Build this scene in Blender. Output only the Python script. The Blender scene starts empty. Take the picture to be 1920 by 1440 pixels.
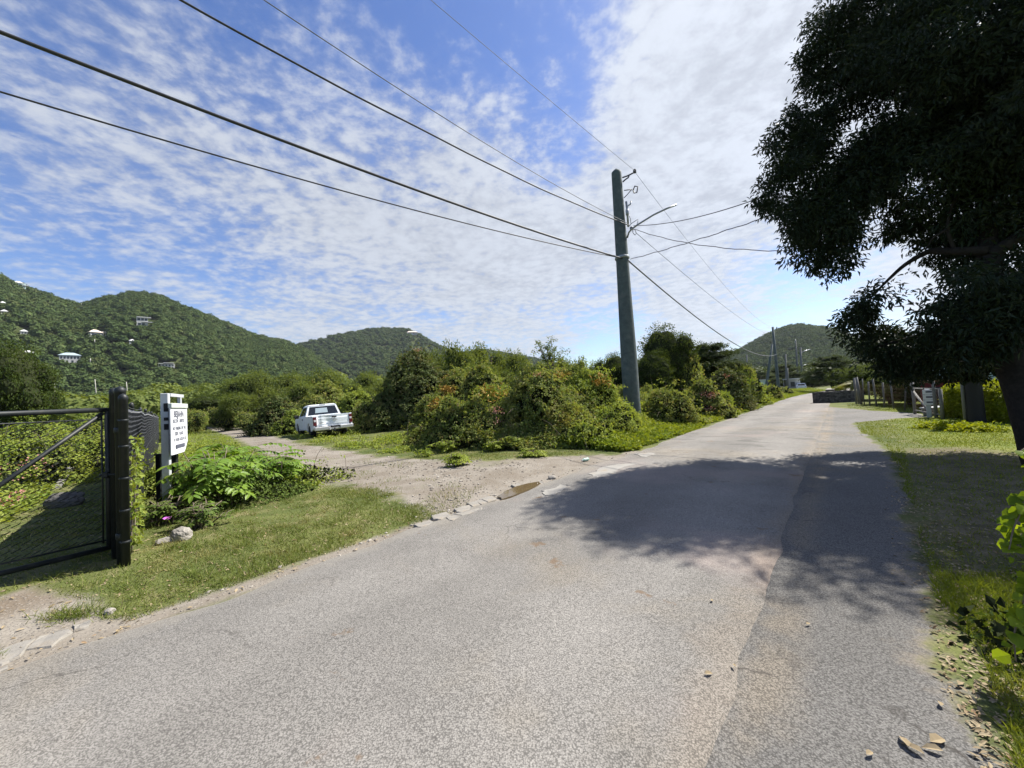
import bpy, math, random
import numpy as np
from mathutils import Vector, Matrix

rad = math.radians
scene = bpy.context.scene
COL = scene.collection
rng = np.random.default_rng(11)

# ------------------------------------------------------------------ camera model
FPX, PITCH, ROLL, CAMZ = 720.0, rad(2.2), rad(3.2), 1.55
_F = np.array([0, math.cos(PITCH), math.sin(PITCH)])
_R0 = np.array([1.0, 0, 0])
_U0 = np.array([0, -math.sin(PITCH), math.cos(PITCH)])
_R = _R0 * math.cos(ROLL) - _U0 * math.sin(ROLL)
_U = _R0 * math.sin(ROLL) + _U0 * math.cos(ROLL)
CAM = np.array([0, 0, CAMZ])


def ray(px, py):
    return _F + _R * (px - 960) / FPX + _U * (720 - py) / FPX


def at(px, py, Y):
    """world point seen in the photograph at (px,py), Y metres ahead"""
    d = ray(px, py)
    return CAM + d * (Y / d[1])


def G(px, py, z=0.0):
    d = ray(px, py)
    return CAM + d * ((z - CAMZ) / d[2])


# ------------------------------------------------------------------ noise
def _hash(ix, iy, iz, seed):
    h = (ix * 374761393 + iy * 668265263 + iz * 2147483647 + seed * 144665) & 0xFFFFFFFF
    h = ((h ^ (h >> 13)) * 1274126177) & 0xFFFFFFFF
    h = h ^ (h >> 16)
    return (h & 0xFFFFFF) / float(0xFFFFFF)


def vnoise(p, seed=0):
    p = np.asarray(p, float)
    i = np.floor(p).astype(np.int64)
    f = p - i
    f = f * f * (3 - 2 * f)
    out = 0
    for dx in (0, 1):
        for dy in (0, 1):
            for dz in (0, 1):
                w = (f[..., 0] if dx else 1 - f[..., 0]) * (f[..., 1] if dy else 1 - f[..., 1]) * (f[..., 2] if dz else 1 - f[..., 2])
                out = out + w * _hash(i[..., 0] + dx, i[..., 1] + dy, i[..., 2] + dz, seed)
    return out


def fbm(p, seed=0, oct=4):
    p = np.asarray(p, float)
    a, s, t = .5, 0, 0
    for k in range(oct):
        s = s + a * vnoise(p * 2 ** k, seed + k * 17)
        t += a
        a *= .5
    return s / t


def fbm2(x, y, seed=0, oct=4):
    return fbm(np.stack([x, y, np.zeros_like(x)], -1), seed, oct)


def sstep(a, b, x):
    t = np.clip((x - a) / (b - a), 0, 1)
    return t * t * (3 - 2 * t)


def unit(v):
    v = np.asarray(v, float)
    return v / np.maximum(np.linalg.norm(v, axis=-1, keepdims=True), 1e-9)


# ------------------------------------------------------------------ polygon distance
def poly_sd(x, y, poly):
    """signed distance, positive inside"""
    x = np.asarray(x, float); y = np.asarray(y, float)
    inside = np.zeros(x.shape, bool)
    best = np.full(x.shape, 1e9)
    n = len(poly)
    for i in range(n):
        ax, ay = poly[i][:2]; bx, by = poly[(i + 1) % n][:2]
        ex, ey = bx - ax, by - ay
        t = np.clip(((x - ax) * ex + (y - ay) * ey) / (ex * ex + ey * ey + 1e-12), 0, 1)
        best = np.minimum(best, (x - ax - t * ex) ** 2 + (y - ay - t * ey) ** 2)
        if ay != by:
            c = ((ay > y) != (by > y)) & (x < ex * (y - ay) / (ey) + ax)
            inside ^= c
    d = np.sqrt(best)
    return np.where(inside, d, -d)


# ------------------------------------------------------------------ mesh building
def mesh_from(name, V, faces, mats, smooth=False, attrs=None, matidx=None, uv=None):
    """faces: list of (n,k) int arrays"""
    me = bpy.data.meshes.new(name)
    V = np.asarray(V, np.float32)
    faces = [np.asarray(f, np.int32) for f in faces if len(f)]
    nl = sum(f.size for f in faces); npoly = sum(len(f) for f in faces)
    me.vertices.add(len(V)); me.vertices.foreach_set('co', V.ravel())
    me.loops.add(nl); me.polygons.add(npoly)
    lv = np.concatenate([f.ravel() for f in faces])
    tot = np.concatenate([np.full(len(f), f.shape[1], np.int32) for f in faces])
    st = np.concatenate([[0], np.cumsum(tot)[:-1]]).astype(np.int32)
    me.loops.foreach_set('vertex_index', lv)
    me.polygons.foreach_set('loop_start', st)
    me.polygons.foreach_set('loop_total', tot)
    me.polygons.foreach_set('use_smooth', np.full(npoly, smooth, bool))
    if matidx is not None:
        me.polygons.foreach_set('material_index', np.asarray(matidx, np.int32))
    me.update(calc_edges=True)
    if attrs:
        for k, a in attrs.items():
            at_ = me.attributes.new(k, 'FLOAT', 'POINT')
            at_.data.foreach_set('value', np.asarray(a, np.float32))
    for m in (mats if isinstance(mats, (list, tuple)) else [mats]):
        me.materials.append(m)
    return me


def link(name, data, parent=None, loc=None):
    o = bpy.data.objects.new(name, data)
    COL.objects.link(o)
    if parent is not None:
        o.parent = parent
    if loc is not None:
        o.location = tuple(float(v) for v in loc)
    return o


def tag(o, label=None, cat=None, group=None, kind=None):
    for k, v in (('label', label), ('category', cat), ('group', group), ('kind', kind)):
        if v:
            o[k] = v
    return o


def thing(name, label, cat, loc=(0, 0, 0), rz=0.0, group=None):
    o = link(name, None, None, loc)
    o.rotation_euler = (0, 0, rz)
    return tag(o, label, cat, group)


def dup(root, loc, rz=0.0, scale=None, label=None, group=None):
    r = root.copy(); COL.objects.link(r)
    r.location = tuple(float(v) for v in loc); r.rotation_euler = (0, 0, rz)
    if scale is not None:
        r.scale = scale
    if label: r['label'] = label
    if group: r['group'] = group
    for ch in list(root.children):
        c = ch.copy(); COL.objects.link(c); c.parent = r
        for g in list(ch.children):
            d = g.copy(); COL.objects.link(d); d.parent = c
    return r


class MB:
    def __init__(s):
        s.V = []; s.F = {}; s.n = 0

    def add(s, V, F):
        V = np.asarray(V, float).reshape(-1, 3)
        for f in F:
            f = np.asarray(f, np.int64)
            if f.size == 0: continue
            if f.ndim == 1: f = f[None]
            s.F.setdefault(f.shape[1], []).append(f + s.n)
        s.V.append(V); s.n += len(V)
        return s

    def box(s, c, size, rz=0.0, M=None, bev=0.0):
        hx, hy, hz = [v / 2 for v in size]
        if bev <= 0:
            V = np.array([[x, y, z] for z in (-hz, hz) for y in (-hy, hy) for x in (-hx, hx)])
            F = [[[0, 2, 3, 1], [4, 5, 7, 6], [0, 1, 5, 4], [2, 6, 7, 3], [0, 4, 6, 2], [1, 3, 7, 5]]]
        else:
            b = min(bev, hx * .9, hy * .9, hz * .9)
            V = []
            for sx in (-1, 1):
                for sy in (-1, 1):
                    for sz in (-1, 1):
                        V += [[sx * hx, sy * (hy - b), sz * (hz - b)], [sx * (hx - b), sy * hy, sz * (hz - b)], [sx * (hx - b), sy * (hy - b), sz * hz]]
            V = np.array(V)
            id = lambda sx, sy, sz, k: (((sx > 0) * 4 + (sy > 0) * 2 + (sz > 0)) * 3 + k)
            q, t = [], []
            for a in (-1, 1):
                q.append([id(a, -1, -1, 0), id(a, 1, -1, 0), id(a, 1, 1, 0), id(a, -1, 1, 0)][::a])
                q.append([id(-1, a, -1, 1), id(-1, a, 1, 1), id(1, a, 1, 1), id(1, a, -1, 1)][::a])
                q.append([id(-1, -1, a, 2), id(1, -1, a, 2), id(1, 1, a, 2), id(-1, 1, a, 2)][::a])
                for c_ in (-1, 1):
                    q.append([id(a, c_, -1, 0), id(a, c_, 1, 0), id(a, c_, 1, 1), id(a, c_, -1, 1)][::-a * c_])
                    q.append([id(a, -1, c_, 0), id(a, -1, c_, 2), id(a, 1, c_, 2), id(a, 1, c_, 0)][::-a * c_])
                    q.append([id(-1, a, c_, 1), id(1, a, c_, 1), id(1, a, c_, 2), id(-1, a, c_, 2)][::-a * c_])
                    for d in (-1, 1):
                        t.append([id(a, c_, d, 0), id(a, c_, d, 1), id(a, c_, d, 2)][::a * c_ * d])
            F = [q, t]
        if rz:
            cz, sz_ = math.cos(rz), math.sin(rz)
            V = V @ np.array([[cz, sz_, 0], [-sz_, cz, 0], [0, 0, 1]])
        if M is not None:
            V = V @ np.asarray(M).T
        return s.add(V + np.asarray(c, float), F)

    def tube(s, path, r, n=8, cap=True):
        P = np.asarray(path, float)
        r = np.full(len(P), r) if np.isscalar(r) else np.asarray(r, float)
        T = np.gradient(P, axis=0); T = unit(T)
        up = np.array([0, 0, 1.0]) if abs(T[0][2]) < .9 else np.array([1.0, 0, 0])
        rings = []
        S = unit(np.cross(up, T[0]))
        for i in range(len(P)):
            S = S - T[i] * S.dot(T[i]); S = unit(S)
            B = np.cross(T[i], S)
            a = np.arange(n) * 2 * math.pi / n
            rings.append(P[i] + r[i] * (np.cos(a)[:, None] * S + np.sin(a)[:, None] * B))
        V = np.concatenate(rings)
        i = np.arange(len(P) - 1)[:, None] * n; j = np.arange(n)[None]; k = (j + 1) % n
        q = np.stack([i + j, i + k, i + n + k, i + n + j], -1).reshape(-1, 4)
        F = [q]
        if cap:
            F.append(np.arange(n)[::-1]); F.append(np.arange(n) + (len(P) - 1) * n)
        return s.add(V, F)

    def lathe(s, prof, c=(0, 0, 0), n=24, axis='z'):
        prof = np.asarray(prof, float)
        a = np.arange(n) * 2 * math.pi / n
        V = []
        for rr, h in prof:
            if axis == 'z':
                V.append(np.stack([rr * np.cos(a), rr * np.sin(a), np.full(n, h)], -1))
            else:
                V.append(np.stack([np.full(n, h), rr * np.cos(a), rr * np.sin(a)], -1))
        V = np.concatenate(V) + np.asarray(c, float)
        i = np.arange(len(prof) - 1)[:, None] * n; j = np.arange(n)[None]; k = (j + 1) % n
        q = np.stack([i + j, i + k, i + n + k, i + n + j], -1).reshape(-1, 4)
        return s.add(V, [q, np.arange(n)[::-1], np.arange(n) + (len(prof) - 1) * n])

    def prism(s, poly, x0, x1, axis='x'):
        """polygon (a,b) extruded along an axis; x: (y,z)  z: (x,y)  y: (x,z)"""
        P = np.asarray(poly, float); n = len(P)
        def put(v):
            o = np.full(n, v)
            return {'x': np.stack([o, P[:, 0], P[:, 1]], -1), 'z': np.stack([P[:, 0], P[:, 1], o], -1), 'y': np.stack([P[:, 0], o, P[:, 1]], -1)}[axis]
        V = np.concatenate([put(x0), put(x1)])
        j = np.arange(n); k = (j + 1) % n
        return s.add(V, [np.stack([j, k, k + n, j + n], -1), np.arange(n)[::-1], np.arange(n) + n])

    def build(s, name, mat, parent=None, smooth=False, origin=None, loc=None):
        V = np.concatenate(s.V)
        if origin is not None:
            V = V - np.asarray(origin, float)
            loc = origin
        me = mesh_from(name, V, [np.concatenate(f) for f in s.F.values()], mat, smooth)
        return link(name, me, parent, loc)


# ------------------------------------------------------------------ foliage
def leaf_geo(P, T, N, L, W, kind='diamond', fold=.18, bend=.25):
    """many leaves at once: base points P, tip directions T, face normals N, lengths L, widths W"""
    n = len(P)
    L = np.broadcast_to(np.asarray(L, float), (n,))[:, None]
    W = np.broadcast_to(np.asarray(W, float), (n,))[:, None]
    T = unit(T)
    S = unit(np.cross(T, N) + 1e-6)
    N = np.cross(S, T)
    i = np.arange(n)[:, None]
    if kind == 'diamond':
        m = P + T * L * .45
        V = np.stack([P, P + T * L - N * L * bend, m + S * W / 2 + N * W * fold, m - S * W / 2 + N * W * fold], 1).reshape(-1, 3)
        F = (i * 4)[:, :, None] + np.array([[0, 1, 2], [0, 3, 1]])[None]
        return V, F.reshape(-1, 3)
    if kind == 'oval':
        d = -N * L * bend
        a = P + T * L * .3 + d * .12; b = P + T * L * .68 + d * .5
        V = np.stack([P, a + S * W * .48 + N * W * fold, a, a - S * W * .48 + N * W * fold,
                      b + S * W * .42 + N * W * fold, b, b - S * W * .42 + N * W * fold, P + T * L + d], 1).reshape(-1, 3)
        f = np.array([[0, 1, 2], [0, 2, 3], [1, 4, 5], [1, 5, 2], [2, 5, 6], [2, 6, 3], [4, 7, 5], [5, 7, 6]])
        F = (i * 8)[:, :, None] + f[None]
        return V, F.reshape(-1, 3)
    if kind == 'blade':
        a = P + T * L * .5 - N * L * bend * .25
        V = np.stack([P + S * W / 2, P - S * W / 2, a + S * W * .35, a - S * W * .35, P + T * L - N * L * bend], 1).reshape(-1, 3)
        f = np.array([[0, 2, 1], [1, 2, 3], [2, 4, 3]])
        F = (i * 5)[:, :, None] + f[None]
        return V, F.reshape(-1, 3)


def rdir(n, g):
    v = g.normal(size=(n, 3))
    return unit(v)


def blob_pts(blobs, n, g, shell=.35, lump=.25, lumpf=2.2, low=-1.0):
    """points in the outer part of ellipsoid blobs [(cx,cy,cz,rx,ry,rz)]"""
    B = np.asarray(blobs, float)
    w = (B[:, 3] * B[:, 4] + B[:, 4] * B[:, 5] + B[:, 3] * B[:, 5])
    k = g.choice(len(B), n, p=w / w.sum())
    d = rdir(n, g)
    d[:, 2] = np.where(d[:, 2] < low, -d[:, 2], d[:, 2])
    r = 1 - shell * g.random(n) ** 1.6
    r = r * (1 + lump * (fbm(d * lumpf + k[:, None] * 7.3, 3, 3) - .5) * 2)
    P = B[k, :3] + d * r[:, None] * B[k, 3:6]
    return P, unit(d / B[k, 3:6])


def clump_leaves(C_, O, k, rc, L, W, g, kind='diamond', droop=.3, out=.6, up=.5, flat=.7, fold=.18, bend=.25, Lvar=.35, rad_t=.9, rnd=.55, dl=.35):
    """k leaves round each clump centre"""
    n = len(C_) * k
    c = np.repeat(C_, k, 0); o = np.repeat(O, k, 0)
    d = rdir(n, g)
    rr = rc if np.isscalar(rc) else np.repeat(rc, k)[:, None]
    sc = np.array([1, 1, flat])
    P = c + d * rr * (g.random((n, 1)) ** .5) * sc
    N = unit(o * out + np.array([0, 0, up]) + rdir(n, g) * rnd + d * dl)
    T = unit(d * rad_t + rdir(n, g) * .7 + o * .3 + np.array([0, 0, -droop]))
    s = 1 + Lvar * (g.random(n) * 2 - 1)
    return leaf_geo(P, T, N, L * s, W * s, kind, fold, bend)


def cat_geo(lst):
    V, F, n = [], [], 0
    for v, f in lst:
        V.append(v); F.append(f + n); n += len(v)
    return np.concatenate(V), np.concatenate(F)


def foliage_obj(name, geo, mat, parent=None, label=None):
    V, F = geo
    o = link(name, mesh_from(name, V, [F], mat), parent)
    if label: o['label'] = label
    return o


def ico(sub=2):
    t = (1 + 5 ** .5) / 2
    V = [(-1, t, 0), (1, t, 0), (-1, -t, 0), (1, -t, 0), (0, -1, t), (0, 1, t), (0, -1, -t), (0, 1, -t), (t, 0, -1), (t, 0, 1), (-t, 0, -1), (-t, 0, 1)]
    F = [(0, 11, 5), (0, 5, 1), (0, 1, 7), (0, 7, 10), (0, 10, 11), (1, 5, 9), (5, 11, 4), (11, 10, 2), (10, 7, 6), (7, 1, 8), (3, 9, 4), (3, 4, 2), (3, 2, 6), (3, 6, 8), (3, 8, 9), (4, 9, 5), (2, 4, 11), (6, 2, 10), (8, 6, 7), (9, 8, 1)]
    V = [tuple(unit(np.array(v))) for v in V]
    for _ in range(sub):
        mid, G_ = {}, []
        def m(a, b):
            k = (min(a, b), max(a, b))
            if k not in mid:
                V.append(tuple(unit(np.array(V[a]) + np.array(V[b])))); mid[k] = len(V) - 1
            return mid[k]
        for a, b, c in F:
            x, y, z = m(a, b), m(b, c), m(c, a)
            G_ += [(a, x, z), (b, y, x), (c, z, y), (x, y, z)]
        F = G_
    return np.array(V), np.array(F)


ICO0 = ico(0); ICO1 = ico(1); ICO2 = ico(2); ICO3 = ico(3)


def lumpy(blobs, shrink=.8, amp=.3, f=2.0, seed=0, base=ICO2):
    out = []
    for i, b in enumerate(blobs):
        b = np.asarray(b, float)
        V, F = base
        r = shrink * (1 + amp * (fbm(V * f + i * 9.1, seed, 3) - .5) * 2)
        out.append((b[:3] + V * r[:, None] * b[3:6], F))
    return cat_geo(out)
# ------------------------------------------------------------------ node helper
class NT:
    def __init__(s, name, world=False):
        if world:
            s.id = bpy.data.worlds.new(name)
        else:
            s.id = bpy.data.materials.new(name)
        s.id.use_nodes = True
        s.t = s.id.node_tree
        s.t.nodes.clear()
        s.out = s.n('ShaderNodeOutputWorld' if world else 'ShaderNodeOutputMaterial')

    def n(s, typ, **kw):
        nd = s.t.nodes.new(typ)
        for k, v in kw.items(): setattr(nd, k, v)
        return nd

    def set(s, sock, v):
        if isinstance(v, bpy.types.NodeSocket):
            s.t.links.new(v, sock)
        elif v is not None:
            if hasattr(sock.default_value, '__len__') and not hasattr(v, '__len__'):
                v = (v,) * len(sock.default_value)
            if hasattr(v, '__len__') and hasattr(sock.default_value, '__len__') and len(v) == 3 and len(sock.default_value) == 4:
                v = tuple(v) + (1,)
            sock.default_value = v

    def math(s, op, a, b=None, c=None, clamp=False):
        nd = s.n('ShaderNodeMath', operation=op, use_clamp=clamp)
        s.set(nd.inputs[0], a)
        if b is not None: s.set(nd.inputs[1], b)
        if c is not None: s.set(nd.inputs[2], c)
        return nd.outputs[0]

    def vmath(s, op, a, b=None, sc=None):
        nd = s.n('ShaderNodeVectorMath', operation=op)
        s.set(nd.inputs[0], a)
        if b is not None: s.set(nd.inputs[1], b)
        if sc is not None: s.set(nd.inputs['Scale'], sc)
        return nd.outputs['Value'] if op in ('DOT_PRODUCT', 'LENGTH', 'DISTANCE') else nd.outputs[0]

    def noise(s, vec, scale, detail=3, rough=.5, dist=0.0, out=0):
        nd = s.n('ShaderNodeTexNoise')
        s.set(nd.inputs['Vector'], vec); s.set(nd.inputs['Scale'], scale)
        nd.inputs['Detail'].default_value = detail; nd.inputs['Roughness'].default_value = rough
        nd.inputs['Distortion'].default_value = dist
        return nd.outputs[out]

    def vor(s, vec, scale, feature='F1', out='Distance', rand=1.0):
        nd = s.n('ShaderNodeTexVoronoi', feature=feature)
        s.set(nd.inputs['Vector'], vec); nd.inputs['Scale'].default_value = scale
        nd.inputs['Randomness'].default_value = rand
        return nd.outputs[out]

    def mr(s, v, a, b, c=0.0, d=1.0, smooth=True):
        nd = s.n('ShaderNodeMapRange', interpolation_type='SMOOTHSTEP' if smooth else 'LINEAR')
        s.set(nd.inputs[0], v)
        for i, x in enumerate((a, b, c, d)): s.set(nd.inputs[i + 1], x)
        return nd.outputs[0]

    def mix(s, a, b, f, blend='MIX'):
        nd = s.n('ShaderNodeMix', data_type='RGBA', blend_type=blend)
        s.set(nd.inputs[0], f); s.set(nd.inputs[6], a); s.set(nd.inputs[7], b)
        return nd.outputs[2]

    def pos(s):
        return s.n('ShaderNodeNewGeometry').outputs['Position']

    def objco(s):
        return s.n('ShaderNodeTexCoord').outputs['Object']

    def attr(s, name):
        return s.n('ShaderNodeAttribute', attribute_name=name).outputs['Fac']

    def sep(s, v):
        return s.n('ShaderNodeSeparateXYZ') if v is None else s._sep(v)

    def _sep(s, v):
        nd = s.n('ShaderNodeSeparateXYZ'); s.set(nd.inputs[0], v); return nd.outputs

    def comb(s, x, y, z):
        nd = s.n('ShaderNodeCombineXYZ')
        for i, v in enumerate((x, y, z)): s.set(nd.inputs[i], v)
        return nd.outputs[0]

    def bump(s, h, strength=.3, dist=.01):
        nd = s.n('ShaderNodeBump')
        nd.inputs['Strength'].default_value = strength; nd.inputs['Distance'].default_value = dist
        s.set(nd.inputs['Height'], h)
        return nd.outputs[0]

    def bsdf(s, col, rough=.6, spec=.3, metal=0.0, normal=None, finish=True, **kw):
        nd = s.n('ShaderNodeBsdfPrincipled')
        s.set(nd.inputs['Base Color'], col); s.set(nd.inputs['Roughness'], rough)
        s.set(nd.inputs['Specular IOR Level'], spec); s.set(nd.inputs['Metallic'], metal)
        if normal is not None: s.set(nd.inputs['Normal'], normal)
        for k, v in kw.items(): s.set(nd.inputs[k], v)
        if finish: s.t.links.new(nd.outputs[0], s.out.inputs[0])
        return nd.outputs[0]


def plain(name, col, rough=.6, spec=.3, metal=0.0, var=.15, scale=8.0, dirt=None, bump=0.0, bscale=40.0):
    """one colour with broken-up value, optional dirt tint and fine relief"""
    m = NT(name)
    p = m.objco()
    f = m.noise(p, scale, 5, .65)
    v = m.mr(f, .25, .75, 1 - var, 1 + var, False)
    c = m.vmath('SCALE', tuple(col), sc=v)
    if dirt is not None:
        c = m.mix(c, dirt, m.mr(m.noise(p, scale * .6, 6, .7), .5, .72, 0, .7))
    nrm = m.bump(m.noise(p, bscale, 4, .6), bump, .01) if bump else None
    m.bsdf(c, m.mr(f, .2, .8, rough - .08, min(1, rough + .08), False), spec, metal, nrm)
    return m.id


def leafmat(name, c1, c2, trans=.3, rough=.6, c3=None, nscale=.5, spec=.12, tint=(1.35, 1.25, .55), dry=None):
    m = NT(name)
    rnd = m.n('ShaderNodeNewGeometry').outputs['Random Per Island']
    p = m.objco()
    big = m.noise(p, nscale, 3, .6)
    f = m.math('ADD', m.math('MULTIPLY', rnd, .55), m.mr(big, .32, .68, 0, .45))
    col = m.mix(c1, c2, f)
    if c3 is not None:
        col = m.mix(col, c3, m.mr(m.noise(p, nscale * 1.7, 2, .5), .55, .7, 0, .8))
    if dry is not None:
        col = m.mix(col, dry, m.mr(m.math('FRACT', m.math('MULTIPLY', rnd, 37.3)), .88, .95, 0, .85))
    a = m.bsdf(col, rough, spec, finish=False)
    if trans > 0:
        t = m.n('ShaderNodeBsdfTranslucent')
        m.set(t.inputs[0], m.vmath('MULTIPLY', col, tint))
        mx = m.n('ShaderNodeMixShader'); mx.inputs[0].default_value = trans
        m.t.links.new(a, mx.inputs[1]); m.t.links.new(t.outputs[0], mx.inputs[2]); a = mx.outputs[0]
    m.t.links.new(a, m.out.inputs[0])
    return m.id


M = {}
M['bark'] = plain('bark', (.026, .022, .018), .9, .1, var=.5, scale=14, bump=.8, bscale=30)
M['twig'] = plain('dead_twig', (.16, .13, .10), .9, .1, var=.3, scale=14)
M['tangle'] = plain('dark_gap_fill', (.028, .034, .015), 1, 0, var=.5, scale=9)  # near-black filling: the shade inside the foliage is put into this colour
M['pole'] = plain('weathered_pole', (.085, .105, .105), .75, .2, var=.28, scale=5, dirt=(.15, .16, .15), bump=.3, bscale=25)
M['pole_far'] = plain('grey_pole', (.15, .15, .14), .8, .2, var=.2, scale=3)
M['pole_pale'] = plain('pale_pole', (.42, .40, .36), .8, .2, var=.15, scale=3)
M['galv'] = plain('galvanised_steel', (.32, .33, .34), .45, .5, .7, var=.15, scale=20)
M['rust'] = plain('rusty_steel', (.17, .10, .06), .8, .3, .2, var=.4, scale=18)
M['darkmetal'] = plain('dark_metal', (.03, .032, .035), .5, .4, .3, var=.2, scale=10)
M['cable'] = plain('black_cable', (.035, .035, .038), .55, .3, var=.1)
M['cable_grey'] = plain('grey_cable', (.13, .13, .14), .5, .35, var=.1)
M['gatepaint'] = plain('black_gate_paint', (.012, .015, .016), .5, .35, var=.25, scale=12, dirt=(.05, .048, .04))
M['vinyl'] = plain('black_vinyl_wire', (.06, .064, .072), .35, .5, var=.1)
M['screen'] = plain('privacy_fabric', (.040, .044, .053), .85, .15, var=.25, scale=30)
M['whitewood'] = plain('white_painted_timber', (.44, .46, .48), .6, .3, var=.08, scale=9, dirt=(.38, .38, .35), bump=.15, bscale=40)
M['signwhite'] = plain('white_sign_sheet', (.62, .63, .66), .5, .3, var=.05, scale=5)
M['signedge'] = plain('sign_top_strip', (.48, .51, .47), .6, .3, var=.1)
M['letter'] = plain('faded_lettering', (.085, .09, .12), .7, .2, var=.25, scale=40)
M['tar_shadow'] = plain('tar_and_shadow_black', (.015, .015, .017), .7, .3, var=.2)  # tar marks on the sign post, and painted shadow on the hedge pole
M['concrete'] = plain('concrete', (.225, .21, .185), .9, .15, var=.2, scale=7, dirt=(.22, .18, .13), bump=.5, bscale=60)
M['rock_shaded'] = plain('shaded_rock', (.10, .095, .085), .95, .1, var=.35, scale=9, bump=.9, bscale=22)  # darker copy of the rock, the boulder's half shade painted in
M['rock'] = plain('grey_rock', (.27, .25, .22), .95, .1, var=.35, scale=9, dirt=(.12, .11, .09), bump=.9, bscale=22)
M['plank'] = plain('weathered_plank', (.17, .165, .15), .85, .15, var=.25, scale=12)
M['truckpaint'] = plain('white_truck_paint', (.74, .78, .80), .35, .5, var=.05, scale=2.5, dirt=(.55, .55, .50))
M['chrome'] = plain('dull_chrome', (.55, .55, .54), .35, .5, .6, var=.1)
M['glass'] = plain('tinted_glass', (.012, .015, .018), .08, .6, var=.1)
M['rubber'] = plain('tyre_rubber', (.02, .02, .021), .9, .2, var=.2)
M['redlens'] = plain('red_lens', (.10, .012, .016), .25, .5, var=.15)
M['clearlens'] = plain('pale_lens', (.6, .58, .58), .25, .5, var=.1)
M['trimblack'] = plain('black_trim', (.02, .02, .022), .7, .3, var=.1)
M['wallwhite'] = plain('white_render', (.42, .42, .41), .8, .2, var=.08, scale=1.2)
M['wallgrey'] = plain('grey_concrete_frame', (.46, .45, .43), .85, .15, var=.15, scale=1.2)
M['wallpink'] = plain('sandy_roof', (.66, .55, .46), .8, .2, var=.1, scale=1.5)
M['roofblue'] = plain('blue_grey_roof', (.30, .37, .40), .7, .3, var=.1, scale=2)
M['roofwhite'] = plain('white_roof', (.50, .50, .49), .6, .3, var=.05, scale=1.5)
M['housegreen'] = plain('pale_green_wall', (.40, .50, .48), .8, .2, var=.08)
M['windowdark'] = plain('dark_window', (.025, .03, .035), .2, .5, var=.1)
M['shedred'] = plain('dark_red_shed', (.10, .022, .025), .8, .2, var=.2)
M['flowerpink'] = leafmat('pink_flowers', (.42, .16, .17), (.46, .26, .22), .25)
M['flowermauve'] = leafmat('mauve_flower', (.55, .12, .62), (.62, .20, .66), .25)
M['dodder'] = leafmat('orange_dodder', (.40, .23, .04), (.38, .28, .07), .25, tint=(1.1, 1.0, .6))
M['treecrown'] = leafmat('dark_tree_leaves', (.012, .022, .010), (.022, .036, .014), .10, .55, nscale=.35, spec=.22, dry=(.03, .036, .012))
M['vine'] = leafmat('vine_leaves', (.100, .152, .032), (.275, .305, .085), .36, nscale=.9, c3=(.33, .31, .105), dry=(.26, .20, .10))
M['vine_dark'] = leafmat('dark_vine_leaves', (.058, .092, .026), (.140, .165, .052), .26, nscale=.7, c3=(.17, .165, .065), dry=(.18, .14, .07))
M['vine_bright'] = leafmat('bright_vine_leaves', (.130, .200, .034), (.300, .335, .075), .38, nscale=.8)
M['weed'] = leafmat('roadside_weed_leaves', (.115, .175, .018), (.24, .27, .03), .34, nscale=.7)
M['acacia'] = leafmat('acacia_leaves', (.080, .120, .030), (.165, .195, .052), .38, nscale=.3)
M['evergreen'] = leafmat('evergreen_leaves', (.028, .052, .014), (.085, .112, .024), .32, .7, spec=.08, nscale=.5)
M['layered'] = leafmat('layered_tree_leaves', (.026, .045, .015), (.068, .090, .026), .3, nscale=.5)
M['hillwood'] = leafmat('hillside_leaves', (.038, .064, .023), (.085, .116, .040), .14, .9, nscale=.06, spec=.02, c3=(.108, .126, .048))
M['hedge'] = leafmat('hedge_leaves', (.15, .20, .014), (.30, .32, .022), .30, nscale=.8)
M['broad'] = leafmat('broad_leaves', (.095, .185, .022), (.205, .300, .040), .42, .45, nscale=1.5, spec=.3)
M['creeper'] = leafmat('creeper_leaves', (.10, .165, .014), (.20, .27, .024), .45, .4, nscale=3, tint=(1.35, 1.2, .4))
M['weed_shaded'] = leafmat('shaded_weed_leaves', (.05, .085, .016), (.10, .14, .026), .25, nscale=2)  # weed leaves darkened, with their shade put into the leaf colour
M['palm'] = leafmat('palm_fronds', (.10, .11, .02), (.18, .16, .03), .3)
M['grass'] = leafmat('grass_blades', (.085, .125, .020), (.165, .185, .045), .28, nscale=.9, c3=(.25, .225, .09), dry=(.36, .30, .17))
M['lawn'] = leafmat('lawn_blades', (.110, .155, .018), (.195, .225, .032), .33, nscale=.5, c3=(.22, .22, .05))
M['deadleaf'] = leafmat('dead_leaves', (.20, .15, .085), (.38, .31, .20), .12, .7, nscale=5, c3=(.22, .12, .06), tint=(1, 1, .9))
# ------------------------------------------------------------------ road frame
TH = rad(40.3)
RD = np.array([math.sin(TH), math.cos(TH)])
RN = np.array([RD[1], -RD[0]])
TL, TR = -4.15, -0.5
SUN_AZ = math.atan2(.90, .44)          # from +Y towards +X
SUN_EL = rad(51)
SUND = np.array([math.sin(SUN_AZ) * math.cos(SUN_EL), math.cos(SUN_AZ) * math.cos(SUN_EL), math.sin(SUN_EL)])


def st(x, y):
    return x * RD[0] + y * RD[1], x * RN[0] + y * RN[1]


def xy(s, t):
    return s * RD[0] + t * RN[0], s * RD[1] + t * RN[1]


def road_bend(s):
    """the far road bears a little to the right"""
    return .0022 * np.maximum(s - 45, 0) ** 2


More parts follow.
